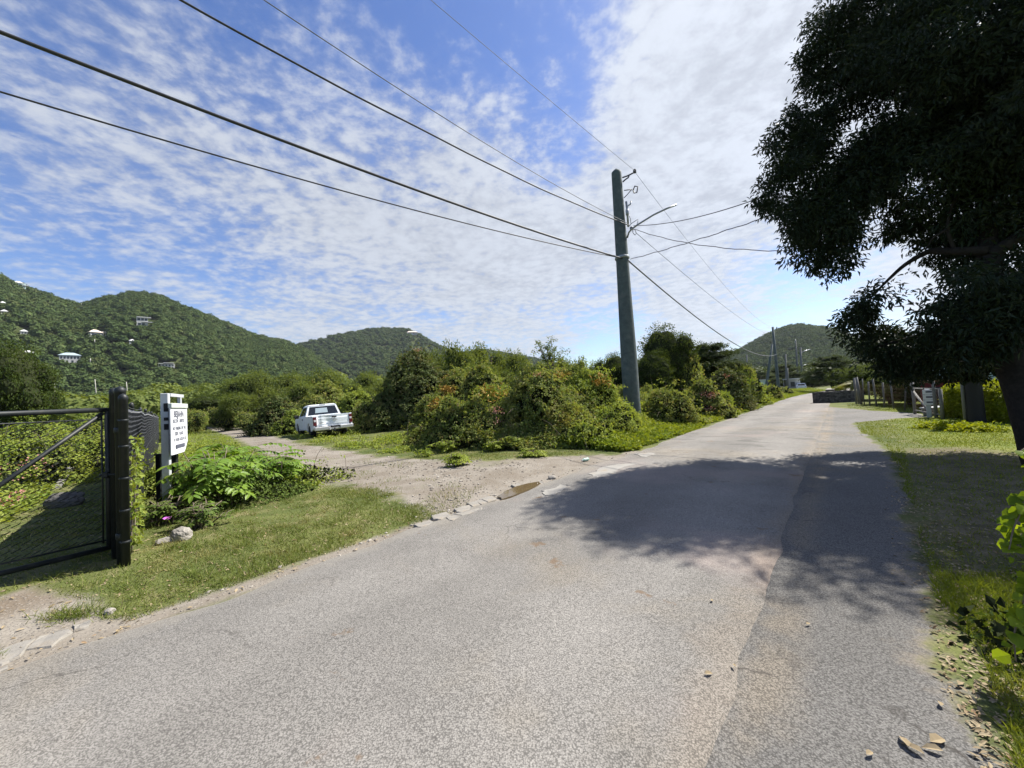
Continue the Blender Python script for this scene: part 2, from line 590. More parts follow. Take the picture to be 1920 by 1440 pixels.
def gz(x, y):
    x = np.asarray(x, float); y = np.asarray(y, float)
    s, t = st(x, y)
    tl = t - road_bend(s)
    bank = .55 * sstep(11, 19, s) * sstep(4.9, 7.4, -tl) * (1 - .3 * sstep(40, 80, s))
    verge = .05 * sstep(4.3, 5.6, -tl) * (1 - sstep(8, 14, s))
    rough = (fbm2(x * .6, y * .6, 5, 3) - .5) * .10 * sstep(.25, 1.6, np.where(tl < -2.3, -tl - 4.2, tl - 1.2))
    valley = -.012 * np.maximum(-x - 12, 0) * sstep(0, 30, y)
    valley = np.maximum(valley, -1.2)
    return bank + verge + rough + valley


def GG(px, py):
    """ground point under a pixel"""
    z = 0.0
    for _ in range(6):
        p = G(px, py, z); z = float(gz(p[0], p[1]))
    return np.array([p[0], p[1], z])


def gpoly(pts):
    return [G(*p)[:2] for p in pts]


TRACK = gpoly([(800, 968), (720, 935), (640, 915), (565, 900), (520, 872), (478, 846), (440, 822), (405, 806), (380, 798), (432, 796), (490, 811), (540, 826), (610, 842), (700, 854), (780, 862), (860, 870), (960, 866), (1060, 855), (1190, 850), (1200, 862), (1060, 905), (930, 960)])
SOILS = [gpoly(q) for q in (
    [(-60, 1150), (60, 1108), (190, 1130), (215, 1150), (300, 1150), (200, 1200), (-60, 1290)],
    [(400, 1128), (560, 1068), (640, 1032), (760, 990), (770, 1005), (690, 1050), (560, 1100), (440, 1132)],
)]
SHOULDER = [xy(-8, TR - 2), xy(-8, .9), G(1880, 1440)[:2], G(1800, 1270)[:2], G(1755, 1130)[:2], G(1725, 1040)[:2], G(1700, 950)[:2], G(1688, 880)[:2], G(1655, 838)[:2], G(1612, 806)[:2], G(1600, 793)[:2], G(1690, 784)[:2], G(1752, 782)[:2], G(1722, 775)[:2], G(1640, 770)[:2], G(1560, 763)[:2], G(1532, 759)[:2], xy(34.5, TR - 2), xy(20, TR - 2)]
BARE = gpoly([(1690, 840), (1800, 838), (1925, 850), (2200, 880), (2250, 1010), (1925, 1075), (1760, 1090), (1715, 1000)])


def masks(x, y):
    trk = poly_sd(x, y, TRACK)
    soil = np.maximum(poly_sd(x, y, SOILS[0]), poly_sd(x, y, SOILS[1]))
    shd = poly_sd(x, y, SHOULDER)
    s_, t_ = st(x, y)
    soil = np.where(s_ < 9.8, np.maximum(soil, .20 - np.abs(t_ - TL + .02)), soil)
    bare = poly_sd(x, y, BARE)
    return trk, soil, shd, bare


# ------------------------------------------------------------------ ground materials
def tarmac_colour(m, p, base=(.185, .18, .172), worn=.0):
    """aggregate in binder"""
    v = m.n('ShaderNodeTexVoronoi', feature='F1'); m.set(v.inputs['Vector'], p); v.inputs['Scale'].default_value = 120
    d, c = v.outputs['Distance'], v.outputs['Color']
    r = m._sep(c)[0]
    stone = m.mr(r, 0, 1, .80, 1.22, False)
    binder = m.mr(d, .46, .68, 1, .56)
    n1 = m.mr(m.noise(p, 42, 4, .75), .25, .75, .80, 1.20, False)
    n2 = m.mr(m.noise(p, .55, 5, .6), .3, .7, .82, 1.13, False)
    f = m.math('MULTIPLY', m.math('MULTIPLY', stone, binder), m.math('MULTIPLY', n1, n2))
    col = m.vmath('SCALE', base, sc=f)
    hgt = m.math('ADD', m.math('MULTIPLY', binder, .6), m.math('MULTIPLY', n1, .5))
    return col, hgt


def cracks(m, p, scale, width):
    w = m.vmath('ADD', p, m.vmath('SCALE', m.noise(p, 1.7, 4, .6, out=1), sc=.55))
    e = m.vor(w, scale, 'DISTANCE_TO_EDGE', 'Distance')
    return m.mr(e, 0, width, 1, 0)


def road_material():
    m = NT('road_asphalt')
    p = m.pos()
    col, h = tarmac_colour(m, p, (.196, .185, .168))
    t = m.attr('t')
    big = m.noise(p, .42, 4, .55)
    # tan grit washed over the worn wheel path, pinkish dust patches
    col = m.mix(col, m.mix(col, m.vmath('MULTIPLY', col, (1.14, 1.05, .90)), .7), m.mr(m.noise(p, .35, 5, .65, .4), .50, .66, 0, .8))
    col = m.mix(col, m.mix(col, (.31, .24, .21), .5), m.mr(m.noise(m.vmath('ADD', p, (31, 7, 3)), .28, 4, .6), .52, .64, 0, .6))
    # tan dirt near the seam and the outer edge
    jag = m.math('MULTIPLY', m.math('SUBTRACT', m.noise(p, 1.3, 5, .65), .5), .9)
    tt = m.math('ADD', t, jag)
    seam = m.mr(m.math('ABSOLUTE', m.math('SUBTRACT', tt, TR - .02)), .02, .26, 1, 0)
    col = m.mix(col, m.vmath('MULTIPLY', col, (1.07, 1.0, .92)), m.math('MULTIPLY', seam, .9))
    edge = m.mr(tt, TL + .30, TL + .05, 0, 1)
    col = m.mix(col, (.23, .21, .175), m.math('MULTIPLY', edge, .5))
    va = m.attr('v')
    col = m.mix(col, (.30, .285, .25), m.mr(va, .022, .010, 0, .75))
    col = m.mix(col, (.022, .02, .018), m.mr(va, .9935, .9985, 0, .9))
    wheel = m.math('ADD', m.mr(m.math('ABSOLUTE', m.math('ADD', tt, 1.35)), .15, .65, 1, 0), m.mr(m.math('ABSOLUTE', m.math('ADD', tt, 3.15)), .15, .65, 1, 0))
    col = m.vmath('SCALE', col, sc=m.mr(wheel, 0, 1, .94, 1.08))
    sxy = m.attr('s')
    st_ = m.comb(m.math('MULTIPLY', sxy, 1.6), m.math('MULTIPLY', t, .55), 0.0)
    tarp = m.math('MULTIPLY', m.mr(m.noise(st_, 1.5, 5, .62), .55, .60), m.mr(sxy, 8, 11, 0, 1))
    col = m.mix(col, m.vmath('SCALE', col, sc=.70), m.math('MULTIPLY', tarp, m.mr(sxy, 24, 40, .9, .3)))
    # small rusty blots
    blot = m.mr(m.noise(m.vmath('ADD', p, (3, 50, 9)), 2.6, 5, .6), .655, .71, 0, .75)
    col = m.mix(col, (.13, .085, .05), blot)
    ck = m.math('MULTIPLY', cracks(m, p, .62, .0085), m.mr(m.noise(p, .35, 3), .49, .60, 0, .6))
    col = m.mix(col, (.05, .045, .04), ck)
    # old square repairs
    m.bsdf(col, m.mr(big, .3, .7, .86, .96, False), .22, normal=m.bump(h, .55, .006))
    return m.id


def ground_material():
    m = NT('ground_cover')
    p = m.pos()
    trk, soil, shd, bare, t = (m.attr(k) for k in ('trk', 'soil', 'shd', 'bare', 't'))
    n_a = m.noise(p, 1.1, 6, .65)
    n_b = m.noise(p, 4.0, 5, .65)
    jit = m.math('ADD', m.math('MULTIPLY', m.math('SUBTRACT', n_a, .5), 1.3), m.math('MULTIPLY', m.math('SUBTRACT', n_b, .5), .6))
    # grass floor
    g = m.mix((.060, .078, .022), (.115, .125, .040), m.mr(m.noise(p, .7, 5, .6), .35, .65))
    g = m.mix(g, (.19, .165, .085), m.mr(m.noise(m.vmath('ADD', p, (9, 2, 0)), 1.6, 6, .7), .50, .68, 0, .75))
    g = m.vmath('SCALE', g, sc=m.mr(m.noise(p, 55, 3, .7), .25, .75, .55, 1.45, False))
    gr = m.vmath('SCALE', m.mix((.095, .130, .016), (.150, .165, .030), m.mr(n_a, .35, .65)), sc=m.mr(m.noise(p, 55, 3, .7), .25, .75, .6, 1.4, False))
    g = m.mix(g, gr, m.mr(t, 1.0, 2.0, 0, .85))
    # dirt + gravel
    pv = m.n('ShaderNodeTexVoronoi', feature='F1'); m.set(pv.inputs['Vector'], p); pv.inputs['Scale'].default_value = 46
    pr = m._sep(pv.outputs['Color'])
    peb = m.math('MULTIPLY', m.mr(pv.outputs['Distance'], .30, .5, 1, 0), m.mr(pr[0], .45, .55))
    d = m.mix((.158, .135, .107), (.222, .199, .167), m.mr(n_a, .35, .65))
    d = m.mix(d, (.125, .096, .068), m.mr(m.noise(p, .5, 4, .6), .55, .7, 0, .7))
    d = m.vmath('SCALE', d, sc=m.mr(m.noise(p, 34, 4, .75), .25, .75, .72, 1.28, False))
    d = m.mix(d, m.vmath('SCALE', (.26, .235, .20), sc=m.mr(pr[1], 0, 1, .55, 1.25, False)), m.math('MULTIPLY', peb, .6))
    # patches of grass in the middle of the track
    mtrk = m.mr(m.math('ADD', trk, jit), -.10, .30)
    weedy = m.mr(m.noise(m.vmath('ADD', p, (5, 17, 0)), .55, 6, .7), .56, .66)
    far_in = m.mr(trk, .2, 1.6, 1, .35)
    mtrk = m.math('MULTIPLY', mtrk, m.math('SUBTRACT', 1, m.math('MULTIPLY', m.math('MULTIPLY', weedy, far_in), .35)))
    msoil = m.mr(m.math('ADD', soil, m.math('MULTIPLY', jit, .35)), -.05, .14)
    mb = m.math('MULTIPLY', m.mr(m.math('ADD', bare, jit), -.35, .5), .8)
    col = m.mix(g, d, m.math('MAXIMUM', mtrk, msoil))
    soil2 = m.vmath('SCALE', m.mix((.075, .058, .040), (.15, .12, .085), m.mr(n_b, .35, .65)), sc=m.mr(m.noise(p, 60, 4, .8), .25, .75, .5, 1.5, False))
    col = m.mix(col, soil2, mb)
    # old shoulder tarmac
    tc, th = tarmac_colour(m, p, (.143, .137, .127))
    tc = m.vmath('SCALE', tc, sc=m.mr(m.attr('s'), 6.5, 13, 1, 1.28))
    tc = m.mix(tc, m.mix(tc, m.vmath('MULTIPLY', tc, (1.24, 1.08, .86)), .8), m.mr(m.noise(p, .6, 5, .65), .54, .68, 0, .6))
    sd = m.math('ABSOLUTE', m.math('SUBTRACT', m.math('ADD', t, m.math('MULTIPLY', jit, .30)), TR + .14))
    tc = m.mix(tc, m.vmath('MULTIPLY', tc, (1.30, 1.19, 1.04)), m.math('MULTIPLY', m.mr(sd, .02, .20, .9, 0), m.mr(m.noise(p, 1.1, 4, .6), .40, .56)))
    crk = m.mr(m.math('ABSOLUTE', m.math('SUBTRACT', m.math('ADD', t, m.math('MULTIPLY', m.math('SUBTRACT', n_b, .5), .10)), TR + .10)), .003, .012, .45, 0)
    crk = m.math('MULTIPLY', m.math('MULTIPLY', crk, .4), m.mr(m.noise(p, .8, 3, .6), .40, .55, .15, 1))
    tc = m.mix(tc, (.03, .027, .024), crk)
    gravelly = m.mr(m.math('ADD', shd, jit), .16, -.05, 0, .5)
    tc = m.mix(tc, m.vmath('SCALE', (.24, .20, .15), sc=m.mr(m.noise(p, 30, 4, .75), .25, .75, .6, 1.4, False)), gravelly)
    ck = m.math('MULTIPLY', cracks(m, p, 1.1, .014), m.mr(m.noise(p, .5, 2), .48, .58, 0, .85))
    tc = m.mix(tc, (.05, .045, .04), ck)
    ms = m.mr(m.math('ADD', shd, m.math('MULTIPLY', jit, .5)), -.03, .10)
    col = m.mix(col, tc, ms)
    hgt = m.math('ADD', m.math('MULTIPLY', m.noise(p, 38, 4, .75), .7), m.math('MULTIPLY', m.math('MULTIPLY', peb, m.math('MAXIMUM', mtrk, msoil)), .8))
    hgt = m.math('ADD', hgt, m.math('MULTIPLY', th, m.math('MULTIPLY', ms, .6)))
    m.bsdf(col, .95, .12, normal=m.bump(hgt, .6, .012))
    return m.id


M['road'] = road_material()
M['ground'] = ground_material()

# ------------------------------------------------------------------ ground sheet (polar grid round the camera), split by surface
az = np.concatenate([np.arange(-78, 78.01, .26), np.arange(82, 280, 6)]) * math.pi / 180
rr = np.concatenate([[.02, .3, .6], .8 * 1.027 ** np.arange(0, 300)])
rr = rr[rr < 2300]
A, RR = np.meshgrid(az, rr)
X, Y = np.sin(A) * RR, np.cos(A) * RR
Z = gz(X, Y)
na, nr = len(az), len(rr)
trk, soil, shd, bare = masks(X.ravel(), Y.ravel())
sS, tT = st(X.ravel(), Y.ravel())
ii = np.arange(nr - 1)[:, None] * na; jj = np.arange(na)[None]; kk = (jj + 1) % na
Q = np.stack([ii + jj, ii + na + jj, ii + na + kk, ii + kk], -1).reshape(-1, 4)
cx, cy = X.ravel()[Q].mean(1), Y.ravel()[Q].mean(1)
jn = (fbm2(cx * 1.3, cy * 1.3, 8, 4) - .5) * 1.2
c_trk = trk[Q].mean(1) + jn > 0
c_shd = shd[Q].mean(1) + jn * .4 > 0
cls = np.where(c_shd, 2, np.where(c_trk, 1, 0))
VV = np.stack([X.ravel(), Y.ravel(), Z.ravel()], -1)
for ci, nm in ((0, 'ground'), (1, 'dirt_track'), (2, 'road_shoulder')):
    q = Q[cls == ci]
    used = np.unique(q)
    remap = np.zeros(len(VV), np.int64); remap[used] = np.arange(len(used))
    at_ = dict(trk=np.clip(trk, -3, 3), soil=np.clip(soil, -3, 3), shd=np.clip(shd, -3, 3), bare=np.clip(bare, -3, 3), t=np.clip(tT, -9, 9), s=np.clip(sS, -20, 60))
    me = mesh_from(nm, VV[used], [remap[q]], M['ground'], True, {k: v[used] for k, v in at_.items()})
    tag(link(nm, me), kind='structure')

# ------------------------------------------------------------------ road sheet, a little proud of the ground, with ragged edges
S_ = np.concatenate([np.arange(-9, 16, .12), np.arange(16, 60, .5), np.arange(60, 130, 2.0)])
T_ = np.concatenate([[0, .012, .03], np.linspace(.06, .94, 26), [.97, .988, 1]])
SS, TT = np.meshgrid(S_, T_, indexing='ij')
edgeL = TL + (fbm2(S_ * 1.1, S_ * 0, 21, 5) - .5) * .34 * (1 + .6 * np.exp(-((S_ - 9) / 3.0) ** 2)) - .45 * np.exp(-((S_ - 8.2) / 1.6) ** 2) * 0
edgeR = TR + (fbm2(S_ * 1.4, S_ * 0 + 5, 22, 5) - .5) * .12
TTT = edgeL[:, None] + (edgeR - edgeL)[:, None] * TT + road_bend(SS)
RX, RY = xy(SS, TTT)
side = np.minimum(TT, 1 - TT)
RZ = gz(RX, RY) * 0 + .018 + .03 * (1 - (2 * TT - 1) ** 2) + (fbm2(RX * .8, RY * .8, 30, 3) - .5) * .012
RZ[:, 0] = -.03; RZ[:, -1] = -.03
RZ[:, 1] = .004; RZ[:, -2] = .012
ns, nt = SS.shape
i = np.arange(ns - 1)[:, None] * nt; j = np.arange(nt - 1)[None]
RQ = np.stack([i + j, i + nt + j, i + nt + j + 1, i + j + 1], -1).reshape(-1, 4)[:, ::-1]
me = mesh_from('road', np.stack([RX, RY, RZ], -1).reshape(-1, 3), [RQ], M['road'], True, {'t': (TTT - road_bend(SS)).ravel(), 's': SS.ravel(), 'v': TT.ravel()})
tag(link('road', me), kind='structure')


def road_z(x, y):
    s, t = st(x, y)
    u = np.clip((t - TL) / (TR - TL), 0, 1)
    return .02 + .03 * (1 - (2 * u - 1) ** 2)


# pale cement repairs let into the left edge of the road
M['patch'] = plain('cement_patch', (.25, .238, .215), .9, .15, var=.16, scale=6, dirt=(.25, .20, .14), bump=.4, bscale=70)
for nm, pts in (('road_patch', [(1103, 893), (1140, 877), (1196, 872), (1180, 884), (1160, 893), (1120, 899)]),
                ('road_patch', [(1196, 855), (1218, 851), (1232, 855), (1212, 861)]),
                ('road_patch', [(1012, 925), (1050, 914), (1064, 918), (1040, 932), (1015, 934)])):
    b = MB()
    P = np.array([G(*p) for p in pts])
    top = []
    for a_, b_ in zip(P, np.roll(P, -1, 0)):
        for u_ in np.linspace(0, 1, 12)[:-1]: top.append((a_ + (b_ - a_) * u_)[:2])
    top = np.array(top); top = top + (np.stack([fbm2(top[:, 0] * 5, top[:, 1] * 5, 3, 4), fbm2(top[:, 0] * 5, top[:, 1] * 5, 4, 4)], -1) - .5) * .28
    b.prism(top, -.02, .040, 'z')
    tag(b.build(nm, M['patch']), kind='structure')

# muddy puddle in the gutter
m = NT('muddy_water')
wn = m.noise(m.pos(), 5, 3, .5)
m.bsdf(m.mix((.085, .060, .030), (.13, .095, .05), wn), .06, .5, normal=m.bump(m.noise(m.pos(), 14, 2, .5), .06, .01))
M['mud'] = m.id
pp = [(932, 930), (948, 920), (968, 912), (990, 906), (1008, 903), (1014, 906), (1000, 914), (984, 921), (962, 929), (940, 936)]
P = np.array([G(*p, .031)[:2] for p in pp])
fine = []
for a, b_ in zip(P, np.roll(P, -1, 0)):
    for u in np.linspace(0, 1, 5)[:-1]: fine.append(a + (b_ - a) * u)
fine = np.array(fine); fine += (fbm2(fine[:, 0] * 4, fine[:, 1] * 4, 4)[:, None] - .5) * .12
b = MB().prism(fine, -.02, .031, 'z')
tag(b.build('puddle', M['mud']), kind='structure')
# ------------------------------------------------------------------ camera
cam = bpy.data.cameras.new('camera')
cam.lens = 36 * FPX / 1920; cam.sensor_width = 36
cam.clip_start = .05; cam.clip_end = 6000
co = bpy.data.objects.new('camera', cam); COL.objects.link(co)
co.matrix_world = Matrix(((_R[0], _U[0], -_F[0], 0), (_R[1], _U[1], -_F[1], 0), (_R[2], _U[2], -_F[2], CAMZ), (0, 0, 0, 1)))
scene.camera = co

# ------------------------------------------------------------------ sky
w = NT('World', True)
scene.world = w.id
sky = w.n('ShaderNodeTexSky', sky_type='NISHITA', sun_disc=False, sun_elevation=SUN_EL, sun_rotation=SUN_AZ, altitude=0, air_density=1.0, dust_density=.6, ozone_density=3.6)
dirv = w.n('ShaderNodeTexCoord').outputs['Generated']
dx, dy, dz = w._sep(dirv)
zc = w.math('ADD', w.math('MAXIMUM', dz, 0.0), .11)
pl = w.comb(w.math('DIVIDE', dx, zc), w.math('DIVIDE', dy, zc), 0.0)
warp = w.vmath('SCALE', w.vmath('SUBTRACT', w.noise(pl, 1.1, 3, .5, out=1), (.5, .5, .5)), sc=.45)
pw = w.vmath('ADD', pl, warp)
n_big = w.noise(pw, .75, 4, .55)
n_mid = w.noise(pw, 3.6, 6, .62)
n_puff = w.noise(w.vmath('ADD', pl, w.vmath('SCALE', warp, sc=.4)), 15.0, 4, .6)
BIAS = [  # pixel, angular spread, amount: where the photographed cloud field is thin or dense
    (120, 60, .40, -.11), (380, 150, .25, -.05), (560, 120, .22, -.12), (700, 30, .2, -.02), (980, 50, .16, -.22), (1070, 90, .15, -.15), (1060, 300, .10, -.20), (60, 330, .30, -.04), (330, 90, .10, .12),
    (560, 330, .22, .17), (900, 300, .25, .12), (760, 430, .35, .10), (1380, 230, .36, .17), (1500, 60, .3, .14), (1000, 480, .3, .07), (1500, 560, .08, -.26), (1130, 640, .10, -.18), (200, 480, .25, .14), (1700, 200, .5, .12)]
cov = w.math('ADD', w.math('MULTIPLY', n_big, .72), w.math('ADD', w.math('MULTIPLY', n_mid, .38), w.math('MULTIPLY', n_puff, .34)))
for px, py, sg, am in BIAS:
    d = unit(ray(px, py))
    dt = w.vmath('DOT_PRODUCT', w.vmath('NORMALIZE', dirv), tuple(d))
    g = w.math('POWER', 2.71828, w.math('DIVIDE', w.math('SUBTRACT', dt, 1.0), sg * sg))
    cov = w.math('ADD', cov, w.math('MULTIPLY', g, am))
cov = w.math('SUBTRACT', cov, .085)
mask = w.math('ADD', w.mr(cov, .53, .90, 0, .50), w.mr(w.math('ADD', cov, w.math('MULTIPLY', w.math('SUBTRACT', n_puff, .5), .50)), .58, .88, 0, .50))
low = w.mr(dz, .0, .10, .55, 1.0)
mask = w.math('MULTIPLY', mask, low)
sund = w.vmath('DOT_PRODUCT', w.vmath('NORMALIZE', dirv), tuple(SUND))
glow = w.math('POWER', w.math('MAXIMUM', sund, 0.0), 3.0)
shade = w.mr(w.math('ADD', w.math('MULTIPLY', n_mid, .5), w.math('MULTIPLY', n_puff, .6)), .36, .68, .80, 1.10)
lum = w.math('MULTIPLY', shade, w.math('ADD', 3.05, w.math('MULTIPLY', glow, .95)))
cc = w.vmath('SCALE', (.90, .955, 1.05), sc=lum)
hs = w.n('ShaderNodeHueSaturation'); hs.inputs['Saturation'].default_value = 1.2; hs.inputs['Value'].default_value = .80
hs.inputs['Hue'].default_value = .512
w.set(hs.inputs['Color'], sky.outputs[0])
skyc = w.mix(hs.outputs[0], cc, w.math('MULTIPLY', mask, .93))
bg = w.n('ShaderNodeBackground'); bg.inputs['Strength'].default_value = .10
w.set(bg.inputs['Color'], skyc)
w.t.links.new(bg.outputs[0], w.out.inputs[0])

sl = bpy.data.lights.new('sun', 'SUN'); sl.energy = 5.0; sl.angle = rad(.5); sl.color = (1, .955, .88)
so = bpy.data.objects.new('sun', sl); COL.objects.link(so)
so.rotation_euler = Vector(tuple(-SUND)).to_track_quat('-Z', 'Y').to_euler()

vs = scene.view_settings
vs.view_transform = 'Standard'; vs.look = 'None'; vs.exposure = 1.14; vs.gamma = 1; vs.use_curve_mapping = False
cy_ = scene.cycles
cy_.max_bounces = 6; cy_.diffuse_bounces = 3; cy_.glossy_bounces = 2; cy_.transmission_bounces = 4; cy_.transparent_max_bounces = 4
cy_.use_denoising = True
cy_.use_adaptive_sampling = True; cy_.adaptive_threshold = .015
cy_.sample_clamp_indirect = 6
try: cy_.denoiser = 'OPENIMAGEDENOISE'
except Exception: pass

# ------------------------------------------------------------------ hills
HILLS = []


class Hill:
    def __init__(s, name, prof, R0, r0, seed, back=260, drop=0):
        a = []
        for px, py in prof:
            d = ray(px, py + drop); a.append((math.atan2(d[0], d[1]), d[2] / math.hypot(d[0], d[1])))
        a.sort()
        s.az = np.array([q[0] for q in a]); s.sl = np.array([q[1] for q in a])
        s.R, s.r0, s.seed, s.back, s.name = R0, r0, seed, back, name

    def h(s, x, y):
        az = np.arctan2(x, y); r = np.hypot(x, y)
        sl = np.interp(az, s.az, s.sl)
        top = CAMZ + np.maximum(sl, 0.0) * s.R
        u = np.clip((r - s.r0) / (s.R - s.r0), 0, None)
        g = np.where(u < 1, np.sin(np.minimum(u, 1) * math.pi / 2) ** 1.9, np.cos(np.clip((r - s.R) / s.back, 0, 1) * math.pi / 2) ** 1.2)
        n = (fbm2(x * .006, y * .006, s.seed, 4) - .5) * 2
        z = top * g * (1 + .16 * n * np.clip(u * (1 - u) * 4, 0, 1))
        return np.where(r > s.r0, z, 0) - 1.5

    def build(s):
        az = np.linspace(s.az[0], s.az[-1], 170); r = np.concatenate([np.linspace(s.r0, s.R, 60), np.linspace(s.R, s.R + s.back, 24)[1:]])
        A, R_ = np.meshgrid(az, r)
        x, y = np.sin(A) * R_, np.cos(A) * R_
        z = s.h(x, y)
        n = len(az); i = np.arange(len(r) - 1)[:, None] * n; j = np.arange(n - 1)[None]
        q = np.stack([i + j, i + n + j, i + n + j + 1, i + j + 1], -1).reshape(-1, 4)
        o = link(s.name, mesh_from(s.name, np.stack([x, y, z], -1).reshape(-1, 3), [q[:, ::-1]], M['hillsoil'], True))
        tag(o, kind='structure')
        HILLS.append(s)

    def hit(s, px, py):
        d = ray(px, py)
        for r in np.arange(s.r0 + 5, s.R + 200, 1.5):
            p = CAM + d * (r / math.hypot(d[0], d[1]))
            if p[2] <= s.h(p[0], p[1]): return p
        return CAM + d * (s.R / math.hypot(d[0], d[1]))

    def points(s, n, g, a0, a1, rmax=12):
        az = g.uniform(a0, a1, n); r = np.sqrt(g.uniform(s.r0 ** 2, (s.R + rmax) ** 2, n))
        x, y = np.sin(az) * r, np.cos(az) * r
        return np.stack([x, y, s.h(x, y)], -1)


M['hillsoil'] = plain('hill_scrub_floor', (.045, .055, .022), 1, 0, var=.4, scale=.05)
T3 = 3.0   # the tree cover adds its own height
H1 = Hill('hill', [(-700, 560), (-320, 470), (-120, 500), (0, 525), (60, 546), (110, 560), (150, 569), (200, 556), (250, 546), (300, 550), (350, 570), (420, 595), (480, 618), (530, 627), (580, 645), (640, 690), (720, 745), (780, 760)], 860, 230, 3, 420, 24)
H2 = Hill('hill', [(380, 700), (500, 665), (585, 641), (640, 629), (700, 619), (770, 620), (800, 636), (850, 662), (920, 655), (1000, 668), (1100, 690), (1200, 715), (1300, 740)], 1250, 480, 14, 500, 10)
H3 = Hill('hill', [(1250, 725), (1320, 690), (1380, 659), (1430, 634), (1470, 615), (1500, 609), (1560, 618), (1620, 643), (1700, 668), (1800, 690), (1950, 705), (2100, 705)], 900, 360, 25, 420, 9)
for h_ in (H1, H2, H3): h_.build()


def tree_tuft(g, n=60, s=.2):
    """small far crown: lumpy core with leaf clumps round it"""
    blobs = [(0, 0, .55, .5, .5, .42), (.22, .1, .75, .3, .3, .25), (-.2, -.12, .65, .32, .3, .3)]
    s_core = .86
    P, O = blob_pts(blobs, n, g, .15, .2, low=-.2)
    N = unit(O + np.array([0, 0, .4]) + rdir(n, g) * .5)
    V, F = leaf_geo(P - unit(np.cross(N, O + .01)) * s * .5, unit(np.cross(N, rdir(n, g))), N, s * 1.05, s, 'diamond', .1, .2)
    return cat_geo([(V, F), lumpy([blobs[0]], s_core, .35, 2, int(g.integers(99)), ICO0)])


def scatter_tufts(name, pts, smin, smax, mat, g, nvar=6, n=40, s=.2):
    var = [tree_tuft(g, n, s) for _ in range(nvar)]
    k = g.integers(0, nvar, len(pts)); out = []
    for v in range(nvar):
        V, F = var[v]
        q = pts[k == v]
        if not len(q): continue
        a = g.uniform(0, 6.283, len(q)); sc = g.uniform(smin, smax, len(q)); hz = sc * g.uniform(.75, 1.15, len(q))
        ca, sa = np.cos(a)[:, None], np.sin(a)[:, None]
        x = (V[:, 0] * ca - V[:, 1] * sa) * sc[:, None]; y = (V[:, 0] * sa + V[:, 1] * ca) * sc[:, None]; z = V[:, 2] * hz[:, None]
        W = np.stack([x, y, z], -1) + q[:, None, :] - np.array([0, 0, .3])
        out.append((W.reshape(-1, 3), (F[None] + (np.arange(len(q)) * len(V))[:, None, None]).reshape(-1, 3)))
    V, F = cat_geo(out)
    o = link(name, mesh_from(name, V, [F], mat))
    return tag(o, kind='stuff')


def azp(px, py=720):
    d = ray(px, py); return math.atan2(d[0], d[1])


g = np.random.default_rng(5)
P1 = H1.points(11500, g, azp(-140), azp(700))
P2 = H2.points(6500, g, azp(560), azp(1130))
P3 = H3.points(5200, g, azp(1290), azp(1700))
CLEAR = []      # house plots, filled before the woods are grown

# ------------------------------------------------------------------ sea air between here and the hills
HB = MB().box((0, 700, 190), (5200, 3600, 500))
hz = HB.build('haze', None)
hz.data.materials.clear()
m = NT('haze_air')
pv_ = m.n('ShaderNodeVolumePrincipled')
pv_.inputs['Color'].default_value = (.80, .88, 1.0, 1); pv_.inputs['Density'].default_value = .00007; pv_.inputs['Anisotropy'].default_value = .3
m.t.links.new(pv_.outputs[0], m.out.inputs['Volume'])
hz.data.materials.append(m.id)
tag(hz, kind='stuff')
# ------------------------------------------------------------------ hillside houses
def win_row(parent, xs, y, z, wdt, hgt, mat='windowdark', name='window'):
    for x in xs:
        MB().box((x, y, z), (wdt, .12, hgt)).build(name, M[mat], parent)


def face_cam(p, extra=0.0):
    return math.atan2(-p[0], p[1]) + extra      # local -Y looks towards the camera


def house_at(hill, px, py, label, cat='house', clear=13, name='hillside_house', extra=0.0):
    p = hill.hit(px, py)
    CLEAR.append((p, clear, math.hypot(p[0], p[1])))
    return thing(name, label, cat, p, face_cam(p, extra)), p[1] ** 2 / math.hypot(p[0], p[1]) / FPX


def hip_roof(w, d, h, z, over=.6):
    b = MB(); w2, d2 = w / 2 + over, d / 2 + over
    rl = max(w2 - d2, .2)
    V = [(-w2, -d2, z), (w2, -d2, z), (w2, d2, z), (-w2, d2, z), (-rl, 0, z + h), (rl, 0, z + h), (-w2, -d2, z - .25), (w2, -d2, z - .25), (w2, d2, z - .25), (-w2, d2, z - .25)]
    b.add(V, [[[0, 1, 5, 4], [2, 3, 4, 5], [6, 7, 1, 0], [7, 8, 2, 1], [8, 9, 3, 2], [9, 6, 0, 3], [9, 8, 7, 6]], [[1, 2, 5], [3, 0, 4]]])
    return b


# blue-grey roofed house, lowest of the larger ones
t, k = house_at(H1, 131, 680, 'white hillside house with blue-grey hip roof and a row of dark openings')
w_ = 40 * k
MB().box((0, 0, 1.2), (w_, w_ * .6, 8.2)).build('wall', M['wallwhite'], t)
hip_roof(w_, w_ * .6, 2.2, 5.5).build('roof', M['roofblue'], t)
win_row(t, np.linspace(-.4, .4, 6) * w_, -w_ * .3 - .03, 3.6, w_ * .09, 1.9)
win_row(t, np.linspace(-.38, .38, 4) * w_, -w_ * .3 - .03, .6, w_ * .10, 1.8)
